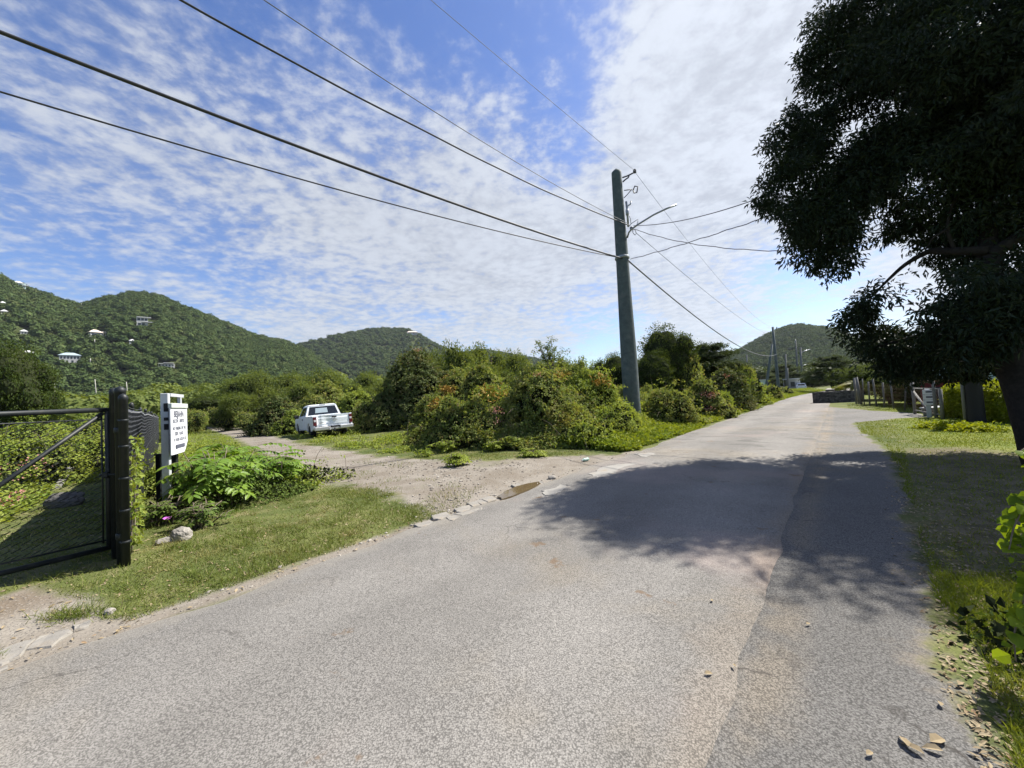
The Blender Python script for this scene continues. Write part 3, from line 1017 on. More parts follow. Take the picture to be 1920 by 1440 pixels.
# sandy roof + open concrete frame
t, k = house_at(H1, 184, 632, 'hillside house with sandy hip roof beside an open unfinished concrete frame', extra=.25)
w_ = 24 * k
MB().box((-w_ * .25, 0, 1), (w_ * .95, w_ * .7, 5.5)).build('wall', M['wallgrey'], t)
o = hip_roof(w_, w_ * .75, 2.6, 3.9).build('roof', M['wallpink'], t); o.location = (-w_ * .25, 0, 0)
fb = MB()
for x in (0, .5, 1):
    for y in (-.4, .4):
        fb.box((w_ * (.32 + x * .42), y * w_ * .7, .8), (.5, .5, 8.6))
for z in (-2.2, .9, 4.6):
    fb.box((w_ * .53, 0, z), (w_ * .52, w_ * .68, .32))
fb.build('concrete_frame', M['wallgrey'], t)
win_row(t, [-w_ * .5, -w_ * .1], -w_ * .35 - .03, 1.6, w_ * .18, 1.8)
# stacked modern house
t, k = house_at(H1, 268, 611, 'pale stacked modern house with flat roofs high on the left hill')
w_ = 22 * k
MB().box((-w_ * .05, 0, 3.5), (w_, w_ * .5, 9)).build('wall', M['wallgrey'], t)
MB().box((w_ * .1, -.4, 8.3), (w_ * 1.25, w_ * .62, .7)).build('roof', M['roofwhite'], t)
MB().box((w_ * .42, -w_ * .32, 3.6), (w_ * .95, w_ * .22, .6)).build('balcony', M['roofwhite'], t)
win_row(t, np.array([-.34, -.02, .28]) * w_, -w_ * .25 - .03, 6.2, w_ * .24, 2.4)
win_row(t, np.array([-.3, .05]) * w_, -w_ * .25 - .03, 1.4, w_ * .24, 2.2)
# ridge villa at the far left
t, k = house_at(H1, 34, 541, 'long white villa on the ridge at the far left with pale low roof', clear=16)
w_ = 30 * k
MB().box((0, 0, 3), (w_, w_ * .4, 6.5)).build('wall', M['housegreen'], t)
hip_roof(w_ * .62, w_ * .42, 2.6, 6.3).build('roof', M['roofwhite'], t)
MB().box((w_ * .42, -.5, 4.0), (w_ * .5, w_ * .42, .5)).build('porch_roof', M['roofwhite'], t)
win_row(t, np.linspace(-.36, .36, 4) * w_, -w_ * .2 - .03, 3.6, w_ * .12, 2.0)
# long low white house
t, k = house_at(H1, 312, 688, 'long low house with two white roof strips on the lower slope')
w_ = 32 * k
MB().box((0, 0, .6), (w_, 5, 3.2)).build('wall', M['wallgrey'], t)
MB().box((-w_ * .33, -.3, 2.5), (w_ * .30, 6.4, .5)).build('roof', M['roofwhite'], t)
MB().box((w_ * .14, -.3, 3.0), (w_ * .62, 6.4, .5)).build('roof', M['roofwhite'], t)
win_row(t, np.linspace(-.38, .38, 5) * w_, -2.53, 1.1, w_ * .09, 1.2)
# summit house on the middle hill
t, k = house_at(H2, 773, 628, 'white gabled house on the summit of the middle hill', clear=20)
w_ = 24 * k
MB().box((0, 0, 3), (w_ * .8, 8, 7)).build('wall', M['wallwhite'], t)
hip_roof(w_ * .8, 8, 3.6, 6.5).build('roof', M['wallpink'], t)
MB().box((w_ * .45, -3, 4.0), (w_ * .5, 6, .5)).build('porch_roof', M['roofwhite'], t)
win_row(t, [-w_ * .2, w_ * .12], -4.03, 4.0, w_ * .16, 2)
# small ones that show only as a bright roof between the trees
for px, py, wp, lab in ((211, 563, 9, 'tiny white-roofed cottage just under the crest of the left hill'), (45, 628, 15, 'small cottage with white gable roof left of the sandy-roofed house'), (53, 668, 26, 'white cottage half hidden by trees left of the blue-grey roof'), (5, 574, 12, 'small white cottage on the upper slope at the far left'), (8, 590, 14, 'pale cottage in a clearing below another at the far left'), (248, 645, 12, 'little white shed among trees below the stacked modern house')):
    t, k = house_at(H1, px, py, lab, clear=8, name='hillside_cottage', cat='cottage')
    w_ = wp * k
    MB().box((0, 0, .8), (w_ * .9, w_ * .7, 4.0)).build('wall', M['wallwhite'], t)
    hip_roof(w_ * .9, w_ * .7, 1.5, 2.8, .4).build('roof', M['roofwhite'], t)
    win_row(t, [-w_ * .2, w_ * .2], -w_ * .35 - .03, 1.5, w_ * .16, 1.1)


def grow(P, smin, smax, name, g, n=40, mat='hillwood'):
    keep = np.ones(len(P), bool)
    r = np.hypot(P[:, 0], P[:, 1]); a = np.arctan2(P[:, 0], P[:, 1])
    for p, c, rc in CLEAR:
        da = (a - math.atan2(p[0], p[1])) * r
        keep &= ~((np.abs(da) < c * .62) & (r > rc - c * 1.3) & (r < rc + c * .6))
    scatter_tufts(name, P[keep], smin, smax, M[mat], g, n=n, s=.17)


g = np.random.default_rng(6)
grow(P1, 4.5, 9.5, 'hillside_woods', g, 64)
grow(P2, 6.0, 12, 'hillside_woods', g, 66)
grow(P3, 5.5, 11, 'hillside_woods', g, 70)

# ------------------------------------------------------------------ poles
def pole_local(h, r0, r1, n=20):
    return MB().lathe([(r0, -.4), (r0, 0), (r0 * .985, h * .25), ((r0 + r1) / 2, h * .55), (r1, h - .12), (r1 * .98, h - .03), (r1 * .25, h + .12)], n=n)


PB = GG(1187, 790)
MAINY = 16.0
pb = at(1187, 786, MAINY); PX, PY = pb[0], pb[1]
PZ = float(gz(PX, PY))
top = at(1158, 322, MAINY)
PH = top[2] - PZ
pole = thing('utility_pole', 'tall thick grey-green utility pole with brackets and wires beside the road', 'utility pole', (PX, PY, PZ))
pole_local(PH, .335, .205, 28).build('shaft', M['pole'], pole, True)
rt = np.array([math.cos(-.05), math.sin(-.05), 0])


def pl(px, py, dy=0.0):
    """pole-local point under a pixel, at the pole's distance"""
    p = at(px, py, MAINY + dy)
    return p - np.array([PX, PY, PZ])


b = MB()
b.tube([pl(1167, 333), pl(1176, 330), pl(1184, 326), pl(1190, 323)], .03, 8)
b.tube([pl(1168, 341), pl(1172, 337), pl(1178, 333), pl(1180, 328)], .03, 8)
o = b.build('top_bracket', M['darkmetal'], pole, True)
b = MB(); q = pl(1190, 321)
b.lathe([(.03, -.08), (.075, -.06), (.05, -.03), (.075, 0), (.05, .03), (.065, .06), (.03, .09)], q, 12)
b.build('insulator', M['darkmetal'], o, True)
b = MB()
b.tube([pl(1170, 357), pl(1178, 356), pl(1185, 355)], .018, 6)
b.tube([pl(1170, 371), pl(1176, 365), pl(1182, 358), pl(1185, 355)], .018, 6)
o = b.build('side_bracket', M['darkmetal'], pole, True)
b = MB()
b.tube([pl(1187, 357), pl(1190, 349), pl(1196, 350), pl(1194, 361), pl(1189, 362), pl(1187, 357)], .026, 6)
b.build('shackle', M['darkmetal'], o, True)
b = MB()
b.tube([pl(1174, 378, -.15), pl(1176, 395, -.15), pl(1178, 425, -.15)], .045, 8)
b.tube([pl(1176, 390, -.15), pl(1177, 386, -.15), pl(1182, 383, -.15), pl(1183, 377, -.15)], .03, 8)
b.box(pl(1176, 398, -.2), (.12, .10, .25), bev=.02)
b.build('conduit', M['galv'], pole, True)
b = MB()
b.tube([pl(1176, 446, -.1), pl(1179, 436, -.25), pl(1184, 430, -.4), pl(1196, 421, -.5), pl(1225, 403, -.6), pl(1250, 391, -.7), pl(1268, 384, -.75)], .036, 10)
b.build('lamp_arm', M['galv'], pole, True)
b = MB()
for q in (((1180, 424), (1184, 419), (1190, 415), (1196, 411), (1196, 416), (1193, 424), (1186, 428)), ((1186, 430), (1191, 431), (1193, 437), (1191, 441), (1187, 437), (1186, 430)), ((1183, 420), (1182, 410), (1179, 402))):
    b.tube([pl(*p, -.3) for p in q], .014, 5)
b.box(pl(1184, 428, -.3), (.12, .12, .14), bev=.03)
b.build('wire_loops', M['cable_grey'], pole, True)
for py in (336, 347, 361, 377, 424, 438):
    b = MB(); b.tube([pl(1152 + (py - 322) * .06, py), pl(1149 + (py - 322) * .06, py)], .018, 6)
    b.build('step_bolt', M['darkmetal'], pole)
b = MB()
c = pl(1166, 484)
b.lathe([(.29, -.05), (.30, -.04), (.30, .04), (.29, .05)], (0, 0, c[2]), 24)
b.build('strap', M['galv'], pole, True)


# ------------------------------------------------------------------ wires
def plane_hit(px, py, A, B):
    """where the pixel ray crosses the vertical plane through A and B"""
    d = ray(px, py); e = np.array([B[0] - A[0], B[1] - A[1]]); nrm = np.array([-e[1], e[0]])
    k = ((A[:2] - CAM[:2]) @ nrm) / (d[:2] @ nrm)
    return CAM + d * k


def para(A, Mid, B, t0=0.0, t1=1.0, n=28):
    e = (B - A)[:2]; tm = ((Mid - A)[:2] @ e) / (e @ e)
    c = (Mid[2] - A[2] - tm * (B[2] - A[2])) / (tm * tm - tm)
    t = np.linspace(t0, t1, n)
    P = A[None] + t[:, None] * (B - A)[None]
    P[:, 2] = A[2] + t * (B[2] - A[2]) + c * (t * t - t)
    return P


def wire(label, A, mid, B, r, t1=1.0, mat='cable', wob=0.0, n=40, name='overhead_wire'):
    Mp = plane_hit(mid[0], mid[1], A, B) if len(mid) == 2 else np.asarray(mid, float)
    P = para(A, Mp, B, 0, t1, n)
    if wob:
        t = np.linspace(0, 1, n); P[1:-1, 2] += (np.sin(t * 37) * wob + np.sin(t * 91) * wob * .5)[1:-1]
    b = MB().tube(P, r, 6)
    return tag(b.build(name, M[mat], origin=P[0], smooth=True), label, 'wire', 'overhead wires on the roadside pole')


def W_(px, py, dy=-.2):
    return pl(px, py, dy) + np.array([PX, PY, PZ])


wire('thick twisted power cable running from low on the pole up to the upper left', W_(1168, 485), (600, 290), at(0, 60, 5.4), .030, 3.2, 'cable', n=70)
wire('thin cable hanging just under the thick twisted one from pole to far left', W_(1166, 484), (560, 335), at(0, 172, 6.1), .016, 3.0, 'cable', n=60)
wire('wavy cable from the bundle on the pole to the top left of the sky', W_(1180, 423), (760, 228), at(340, 0, 6.6), .021, 3.0, 'cable', .012, n=90)
wire('very thin wire just above the wavy cable left of the pole', W_(1178, 419), (800, 200), at(495, 0, 6.6), .010, 3.0, 'cable_grey', n=60)
wire('hair-thin top line passing over the pole bracket to the upper edge of the sky', W_(1190, 320), (1000, 162), at(808, 0, 8.4), .007, 2.6, 'cable_grey', n=60)
P2B = GG(1460, 730); P2B = at(1460, 731, 62.0)
P2B[2] = float(gz(P2B[0], P2B[1]))
P2T = at(1449, 613, 62.0)
wire('hair-thin top line from the pole bracket down to the distant pole top', W_(1190, 322), (1320, 490), P2T + np.array([.4, 0, -.2]), .007, 1, 'cable_grey')
wire('thick sagging cable from the pole to the leaning distant pole', W_(1176, 487), (1310, 598), at(1455, 665, 61.8), .034, 1, 'cable_grey')
wire('thin low line from the wire bundle to the distant pole', W_(1192, 436), (1300, 528), at(1444, 628, 61.8), .011, 1, 'cable_grey')
wire('short service wire rising from the bundle into the big dark tree', W_(1188, 423, -.4), (1320, 404), at(1460, 358, 9.2), .012, 1, 'cable')
wire('sagging service wire from the bundle passing low into the big dark tree', W_(1190, 430, -.4), (1340, 463), at(1530, 470, 9.5), .012, 1, 'cable', .01)
wire('kinked service wire from the lower strap up into the big dark tree', W_(1182, 486, -.3), (1290, 455), at(1480, 392, 9.4), .012, 1, 'cable', .012)


def far_pole(px, pyb, pyt, Y, r, label, mat='pole_far', px_top=None, group='distant utility poles along the road', arms=(), zb=None):
    p = at(px, pyb, Y)
    tp = at(px_top if px_top is not None else px, pyt, Y)
    t = thing('utility_pole', label, 'utility pole', p, 0, group)
    v = tp - p
    n = 10
    MB().tube([v * -.06, v * .02, v * .5, v], [r, r, r * .82, r * .62], n).build('shaft', M[mat], t, True)
    for a in arms:
        MB().tube([at(*q, Y) - p for q in a], r * .28, 6).build('lamp_arm', M['galv'], t, True)
    return t


t = far_pole(1460, 731, 613, 62, .26, 'nearest distant pole, dark and tapering, where the sagging cable ends', 'pole', 1449)
b = MB(); q = at(1455, 615, 62) - np.array(t.location)
b.tube([at(1450, 620, 62) - np.array(t.location), at(1455, 617, 62) - np.array(t.location), at(1457, 613, 62) - np.array(t.location)], .06, 6).build('top_bracket', M['darkmetal'], t)
far_pole(1437, 724, 645, 66, .24, 'leaning brace pole just left of the nearest distant pole', 'pole', 1448)
far_pole(1475, 733, 664, 80, .22, 'slim pale pole right of the nearest distant pole', 'pole_far', 1473)
far_pole(1478, 731, 690, 78, .24, 'stubby grey pole beside the slim pale one', 'pole_far', 1476)
far_pole(1496, 712, 640, 100, .25, 'distant pole carrying a hooked lamp arm before the round hill', 'pole_far', 1492, arms=[[(1492, 648), (1490, 641), (1492, 637), (1494, 640)]])
far_pole(1505, 733, 652, 92, .28, 'distant road lamp pole with long upper arm and short lower lamp', 'pole_far', 1501, arms=[[(1502, 662), (1508, 658), (1519, 655)], [(1504, 688), (1508, 684), (1514, 683)]])
far_pole(1402, 705, 665, 120, .28, 'faint lone pole in front of the round hill slope', 'pole_far', 1400)

# pale poles in the valley and on the left hill
for px, b0, t0, Y, lab in ((103, 740, 709, 95, 'pale pole standing in the green valley left of the gate'), (180, 736, 711, 110, 'slim pale pole in the valley above the gate brace'), (239, 741, 716, 105, 'pale valley pole with a small lamp right of the gate post'), (275, 768, 734, 70, 'pale leaning pole near the end of the wire fence')):
    far_pole(px, b0, t0, Y, .11, lab, 'pole_pale', px - 2, 'pale poles in the valley')
for px, b0, t0, lab in ((178, 656, 636, 'pale pole on the slope under the unfinished house'), (170, 697, 672, 'pale pole right of the blue-grey roofed house'), (153, 584, 569, 'thin pole on the saddle between the two left hills')):
    p = H1.hit(px, b0); far_pole(px, b0, t0, p[1], .36, lab, 'pole_pale', px - .5, 'pale poles on the left hillside')

# ------------------------------------------------------------------ chain-link
def chain_mesh(p0, p1, z0, z1, cell, r, n=3, zfun=None):
    """woven diamond wire between two plan points"""
    p0, p1 = np.array(p0[:2], float), np.array(p1[:2], float)
    Ln = np.linalg.norm(p1 - p0); e = (p1 - p0) / Ln; nm = np.array([-e[1], e[0]])
    cols = int(Ln / cell); rows = int((z1 - z0) / (cell * .5))
    k = np.arange(rows + 1)
    c = np.arange(cols)
    off = (c[:, None] + ((k[None] + c[:, None]) % 2) + 0.0) * cell
    off = (c[:, None] + (k[None] % 2)) * cell
    sgn = np.where((k % 2) == 0, 1, -1) * r * .9
    z = z0 + k * cell * .5
    X_ = p0[0] + e[0] * off + nm[0] * sgn[None]; Y_ = p0[1] + e[1] * off + nm[1] * sgn[None]
    if zfun is not None:
        base = zfun(X_, Y_)
    else:
        base = 0
    Z_ = np.broadcast_to(z[None], X_.shape) + base
    P = np.stack([X_, Y_, Z_], -1)
    ang = np.arange(n) * 2 * math.pi / n
    ro = np.stack([np.cos(ang)[:, None] * np.array([nm[0], nm[1], 0]) + np.sin(ang)[:, None] * np.array([e[0] * .7, e[1] * .7, .7])], 0)[0] * r
    V = P[:, :, None, :] + ro[None, None]
    nc, nk = P.shape[:2]
    i = (np.arange(nc)[:, None, None] * nk + np.arange(nk - 1)[None, :, None]) * n; j = np.arange(n)[None, None]; j2 = (j + 1) % n
    q = np.stack([i + j, i + j2, i + n + j2, i + n + j], -1).reshape(-1, 4)
    return V.reshape(-1, 3), q


# gate post pair and the fence running back
GP = G(226, 1070)
FDIR = unit(np.array([-.670, .742]))
F0 = G(236, 1072)[:2]
F1 = F0 + FDIR * 25.0


def post(c, h, r, cap=True, n=16):
    return MB().lathe([(r, -.1), (r, h - .02), (r * 1.06, h - .018), (r * 1.06, h + .02), (r * .6, h + .045), (r * .1, h + .055)], c, n)


b = post((0, 0, 0), 1.86, .045)
c_ = GP + np.array([-.005, .03, 0])
t = thing('gate_post', 'thick black round gate post at the end of the wire fence', 'post', c_)
b.build('pipe', M['gatepaint'], t, True)
MB().lathe([(.30, -.05), (.29, .02), (.22, .045), (.08, .05)], (.05, -.02, 0), 14).build('footing', M['concrete'], t)
for z in (.35, 1.45):
    b = MB(); b.lathe([(.047, z - .03), (.052, z - .025), (.052, z + .025), (.047, z + .03)], n=16)
    b.build('hinge_band', M['gatepaint'], t, True)
c2 = G(207, 1062) + np.array([0, 0.06, 0])
t = thing('gate_post', 'slimmer black post behind the thick gate post with the gate latch', 'post', c2)
post((0, 0, 0), 1.86, .036).build('pipe', M['gatepaint'], t, True)

fence = thing('chain_link_fence', 'long black chain link fence with dark screen running back from the gate', 'fence', (F0[0], F0[1], 0))
f0 = np.zeros(2); f1 = F1 - F0
zf = lambda x, y: gz(x + F0[0], y + F0[1])
V, q = chain_mesh(f0 + FDIR * .05, f1, .05, 1.66, .062, .0026, zfun=zf)
link('wire_mesh', mesh_from('wire_mesh', V, [q], M['vinyl'], True), fence)
# fabric screen just inside the wire
nrm2 = np.array([-FDIR[1], FDIR[0]])
u = np.linspace(.06, 25, 120); zz = np.linspace(.04, 1.60, 12)
U_, Z2 = np.meshgrid(u, zz)
wv = .006 * np.sin(U_ * 2.1) * np.sin(Z2 * 2)
sx = FDIR[0] * U_ + nrm2[0] * (.035 + wv); sy = FDIR[1] * U_ + nrm2[1] * (.035 + wv)
Pf = np.stack([sx, sy, Z2 + zf(sx, sy)], -1)
Pb = Pf + np.array([nrm2[0], nrm2[1], 0]) * .004
nu = len(u); i = np.arange(len(zz) - 1)[:, None] * nu; j = np.arange(nu - 1)[None]
q = np.stack([i + j, i + j + 1, i + nu + j + 1, i + nu + j], -1).reshape(-1, 4)
nV = Pf.size // 3
link('privacy_screen', mesh_from('privacy_screen', np.concatenate([Pf.reshape(-1, 3), Pb.reshape(-1, 3)]), [q, q[:, ::-1] + nV], M['screen'], True), fence)
for kx in range(0, 10):
    d = .02 + kx * 2.75
    if d > 25: break
    p = FDIR * d + nrm2 * (.0 if kx == 0 else .07)
    post((p[0], p[1], float(zf(p[0], p[1]))), 1.72, .038 if kx == 0 else .03, n=12).build('fence_post', M['gatepaint'], fence, True)
for z in (1.655, .9):
    b = MB(); P = np.stack([FDIR[0] * u, FDIR[1] * u, z + zf(FDIR[0] * u, FDIR[1] * u)], -1); b.tube(P, .0035 if z < 1 else .005, 5)
    b.build('tension_wire', M['vinyl'], fence)
for z in (.3, .62, .95, 1.28, 1.55):
    b = MB(); b.lathe([(.040, z - .012), (.043, z - .01), (.043, z + .01), (.040, z + .012)], (FDIR[0] * .02, FDIR[1] * .02, 0), 14)
    b.build('tension_band', M['gatepaint'], fence, True)

# gate leaf
ga = c2[:2] + np.array([-.06, -.01])
gdir = unit(np.array([-.60, -.80]))
ga3 = at(192, 769, ga[1]); zt = ga3[2]
zb_ = at(196, 1027, ga[1])[2]
gate = thing('swing_gate', 'black pipe framed chain link gate with diagonal brace at the left edge', 'gate', (ga[0], ga[1], 0))
GL = 3.3
end = gdir * GL


def gp(u_, z): return np.array([gdir[0] * u_, gdir[1] * u_, z])


MB().tube([gp(0, zt), gp(GL, zt)], .026, 14).build('top_rail', M['gatepaint'], gate, True)
MB().tube([gp(0, zb_), gp(GL, zb_)], .026, 14).build('bottom_rail', M['gatepaint'], gate, True)
for uu in (0.0, GL): MB().tube([gp(uu, zb_ - .02), gp(uu, zt + .02)], .024, 12).build('stile', M['gatepaint'], gate, True)
MB().tube([gp(.03, zt - .03), gp(1.55, zb_ + .03)], .020, 12).build('brace', M['gatepaint'], gate, True)
b = MB(); b.tube([gp(0.02, zt - .10), gp(GL, zt - .075)], .007, 8); b.tube([gp(0.02, zb_ + .085), gp(GL, zb_ + .085)], .009, 8); b.tube([gp(.045, zb_ + .06), gp(.045, zt - .06)], .008, 8)
b.build('tension_bars', M['gatepaint'], gate, True)
V, q = chain_mesh((gdir * .05), (gdir * GL), zb_ + .07, zt - .07, .06, .0048)
link('wire_mesh', mesh_from('wire_mesh', V, [q], M['gatepaint'], True), gate)
lz = at(195, 890, ga[1])[2]
b = MB(); b.box((0, -.01, lz), (.05, .07, .07), bev=.01); b.tube([(-.06, -.03, lz), (.17, .0, lz)], .014, 8); b.lathe([(.05, -.02), (.055, -.015), (.055, .015), (.05, .02)], (.15, .01, lz), 14)
b.build('latch', M['gatepaint'], gate)

# fallen grey plank and boulder behind the gate
a_, e_ = GG(92, 925), GG(150, 882)
pk = thing('fallen_plank', 'weathered grey plank lying askew on the grass behind the gate', 'plank', a_)
dd = e_ - a_; ll = np.linalg.norm(dd[:2])
MB().box((0, 0, 0), (ll, .13, .05), bev=.012).build('board', M['plank'], pk)
pk.rotation_euler = (.2, -.12, math.atan2(dd[1], dd[0])); pk.location = tuple((a_ + e_) / 2 + np.array([0, 0, .2]))


def rock(px, py, sx, sy, sz, label, seed, name='rock', rz=0.0, group=None, mat='rock', sink=.2, z=None):
    p = GG(px, py)
    if z is not None: p[2] = z
    V, F = ICO3
    n = fbm(V * 1.6 + seed, seed, 4) - .5
    V = V * (1 + .7 * n)[:, None] * np.array([sx, sy, sz]) / 2
    V = np.sign(V) * np.abs(V) ** .92 + np.array([0, 0, sz * (.5 - sink)])
    o = link(name, mesh_from(name, V, [F], M[mat], False), None, p)
    o.rotation_euler = (0, 0, rz)
    return tag(o, label, 'rock' if name == 'rock' else 'stone', group)


rock(122, 948, .5, .36, .28, 'rounded grey boulder in the shade behind the gate', 4, mat='rock_shaded')
rock(340, 1012, .17, .13, .17, 'pointed pale rock at the foot of the white sign post', 9, rz=.4)
rock(318, 1016, .22, .10, .07, 'flat grey rock lying just left of the pointed one', 12, rz=.9)

# ------------------------------------------------------------------ sign
SA = G(318, 972); SAz = float(gz(SA[0], SA[1])); SA[2] = SAz
SB_dir = unit(np.array([-.46, .89])); SLEN = .86
sh = at(306, 738, SA[1])[2] - SAz
sg = thing('notice_board', 'white notice board with faded lettering on tall white posts beside the fence', 'sign', SA)
srz = math.atan2(SB_dir[1], SB_dir[0])
MB().box((-.03, 0, sh / 2 - .1), (.10, .095, sh + .2), srz, bev=.006).build('post', M['whitewood'], sg)
zb2_ = at(318, 853, SA[1])[2] - SAz
pB = SB_dir * (SLEN - .24)
MB().box((pB[0], pB[1], (sh + zb2_) / 2), (.05, .05, sh - zb2_), srz, bev=.006).build('post', M['whitewood'], sg)
MB().box((SB_dir[0] * SLEN / 2, SB_dir[1] * SLEN / 2, sh - .02), (SLEN * .8, .045, .05), srz).build('top_rail', M['whitewood'], sg)
sn = np.array([SB_dir[1], -SB_dir[0]])            # faces the road
zt_ = at(313, 757, SA[1])[2] - SAz; zb2 = at(318, 853, SA[1])[2] - SAz
bd = thing('board', None, None)
bd.parent = sg; bd.location = (sn[0] * .068 - SB_dir[0] * .14, sn[1] * .068 - SB_dir[1] * .14, zb2); bd.rotation_euler = (0, 0, srz); bd.name = 'board'
HB = zt_ - zb2
# slightly bowed sheet with a chipped lower corner
nu_, nz_ = 16, 14
V = []
for kk_ in (0, 1):
    for iz in range(nz_ + 1):
        for iu in range(nu_ + 1):
            uu = iu / nu_; vz = iz / nz_
            zz_ = vz * (HB - .07)
            lift = max(0, uu - .72) / .28
            zz_ = max(zz_, lift * .16 * (1 - vz) + zz_ * 1)
            V.append((uu * SLEN, -(.018 * math.sin(uu * math.pi) * (1 - vz)) + (0 if kk_ == 0 else .014) - .006, zz_))
n1 = nu_ + 1; NV = (nu_ + 1) * (nz_ + 1)
i = np.arange(nz_)[:, None] * n1; j = np.arange(nu_)[None]
q = np.stack([i + j, i + j + 1, i + n1 + j + 1, i + n1 + j], -1).reshape(-1, 4)
ed = []
ring = [iu for iu in range(n1)] + [nu_ + n1 * iz for iz in range(1, nz_ + 1)] + [n1 * nz_ + iu for iu in range(nu_ - 1, -1, -1)] + [n1 * iz for iz in range(nz_ - 1, 0, -1)]
for a1, b1 in zip(ring, ring[1:] + ring[:1]): ed.append([a1, a1 + NV, b1 + NV, b1])
link('sheet', mesh_from('sheet', V, [q, q[:, ::-1] + NV, np.array(ed)], M['signwhite'], False), bd)
MB().box((SLEN * .49, 0, HB - .035), (SLEN * .98, .05, .075), bev=.006).build('top_strip', M['signedge'], bd)


def lettering(parent, lines, mat, yoff=-.03):
    out = []
    words_ = []
    for txt, x, z, size, wsc in lines:
        cw = size * .62 * wsc; tot = len(txt) * cw; pos_ = x - tot / 2
        for wd_ in txt.split(' '):
            words_.append((wd_, pos_ + len(wd_) * cw / 2, z, size, wsc)); pos_ += (len(wd_) + 1) * cw
    for txt, x, z, size, wsc in words_:
        cu = bpy.data.curves.new('lettering', 'FONT'); cu.body = txt; cu.size = size; cu.align_x = 'CENTER'; cu.extrude = .001; cu.offset = size * .035; cu.resolution_u = 2
        o = bpy.data.objects.new('lettering', cu)
        me = bpy.data.meshes.new_from_object(o)
        V = np.empty(len(me.vertices) * 3); me.vertices.foreach_get('co', V); V = V.reshape(-1, 3)
        F = [list(p.vertices) for p in me.polygons]
        V2 = np.stack([x + V[:, 0] * wsc, -.018 * np.sin(np.clip(x + V[:, 0] * wsc, 0, SLEN) / SLEN * math.pi) * (1 - np.clip((z + V[:, 1]) / (HB - .07), 0, 1)) - .0072 - np.maximum(V[:, 2], 0) * .5, z + V[:, 1]], -1)
        byk = {}
        for f in F: byk.setdefault(len(f), []).append(f)
        out.append((V2, byk))
        bpy.data.objects.remove(o); bpy.data.curves.remove(cu); bpy.data.meshes.remove(me)
    for V2, byk in out: MB().add(V2, [np.array(v) for v in byk.values()]).build('lettering', mat, parent)


lettering(bd, [('BEJJAHN', SLEN * .46, HB - .215, .135, 1.0), ('RECON LIMITED', SLEN * .46, HB - .305, .078, .95), ('NO PARKING ON THIS', SLEN * .49, HB - .42, .072, .82),
               ('SIDE ROAD', SLEN * .42, HB - .505, .075, 1.0), ('24 HOURS ACCESS IN USE', SLEN * .49, HB - .595, .062, .74)], M['letter'])
MB().box((SLEN * .46, -.0225, .115), (SLEN * .52, .005, .060)).build('printed_bar', M['letter'], bd)
for zc_, hh in ((sh - .22, .13), (sh - .40, .05), (sh - .52, .09)):
    p = np.array([-.03, 0, 0])
    e2 = -SB_dir * .052
    MB().box((p[0] + e2[0] + sn[0] * .02, p[1] + e2[1] + sn[1] * .02, zc_), (.004, .055, hh), srz).build('tar_mark', M['tar_shadow'], sg)
for px, pyb, pyt, lab in ((300, 972, 853, 'short dark steel stake just left of the white sign post'), (330, 952, 850, 'short dark steel stake half hidden behind the white sign post')):
    p = at(px, 960, SA[1] + .35); p[2] = float(gz(p[0], p[1])); tp_ = at(px - 1, pyt, SA[1] + .35)[2]
    b = MB().box((0, 0, (tp_ - p[2]) / 2), (.07, .07, tp_ - p[2]), .3, bev=.008)
    b.box((0, 0, tp_ - p[2] + .01), (.085, .085, .02), .3)
    tag(b.build('steel_stake', M['gatepaint'], None, loc=p), lab, 'stake', 'dark stakes by the notice board')
# ------------------------------------------------------------------ pickup truck (local: x right, y forward, origin under the tailgate)
tl = GG(590, 822); TRK = at(627, 820, 20.6); TRK[2] = float(gz(TRK[0], TRK[1]))
tr = thing('pickup_truck', 'white pickup truck with dented tailgate standing in the grass by the dirt track', 'pickup truck', TRK, math.atan2(.62, .79))
Wd, BT = .97, 1.16


def arch(yc, r, z0=.52, n=9):
    a = np.linspace(math.pi, 0, n)
    return [(yc + r * math.cos(t_), .36 + max(r * math.sin(t_) * 1.02, z0 - .36 if False else 0)) for t_ in a]


# bed sides with wheel arch
prof_bed = [(.04, .50)] + [(y, z) for y, z in arch(1.22, .46)] + [(2.02, .44), (2.02, BT + .02), (.04, BT)]
for sx in (-1, 1):
    b = MB()
    x0, x1 = sorted((sx * (Wd - .09), sx * Wd))
    b.prism(prof_bed, x0, x1, 'x')
    b.box((sx * (Wd - .045), 1.03, BT + .015), (.12, 1.98, .03), bev=.01)
    b.build('bed_side', M['truckpaint'], tr)
MB().box((0, 1.0, .62), (1.78, 1.96, .06)).build('bed_floor', M['trimblack'], tr)
# cab and hood body
prof = [(2.04, .44)] + [(3.9, .42)] + [(y, z) for y, z in arch(4.68, .47)] + [(5.35, .46), (5.48, .62), (5.46, .98), (5.30, 1.08), (4.25, 1.20), (2.04, 1.19)]
b = MB(); b.prism(prof, -Wd, Wd, 'x')
b.build('cab_body', M['truckpaint'], tr)
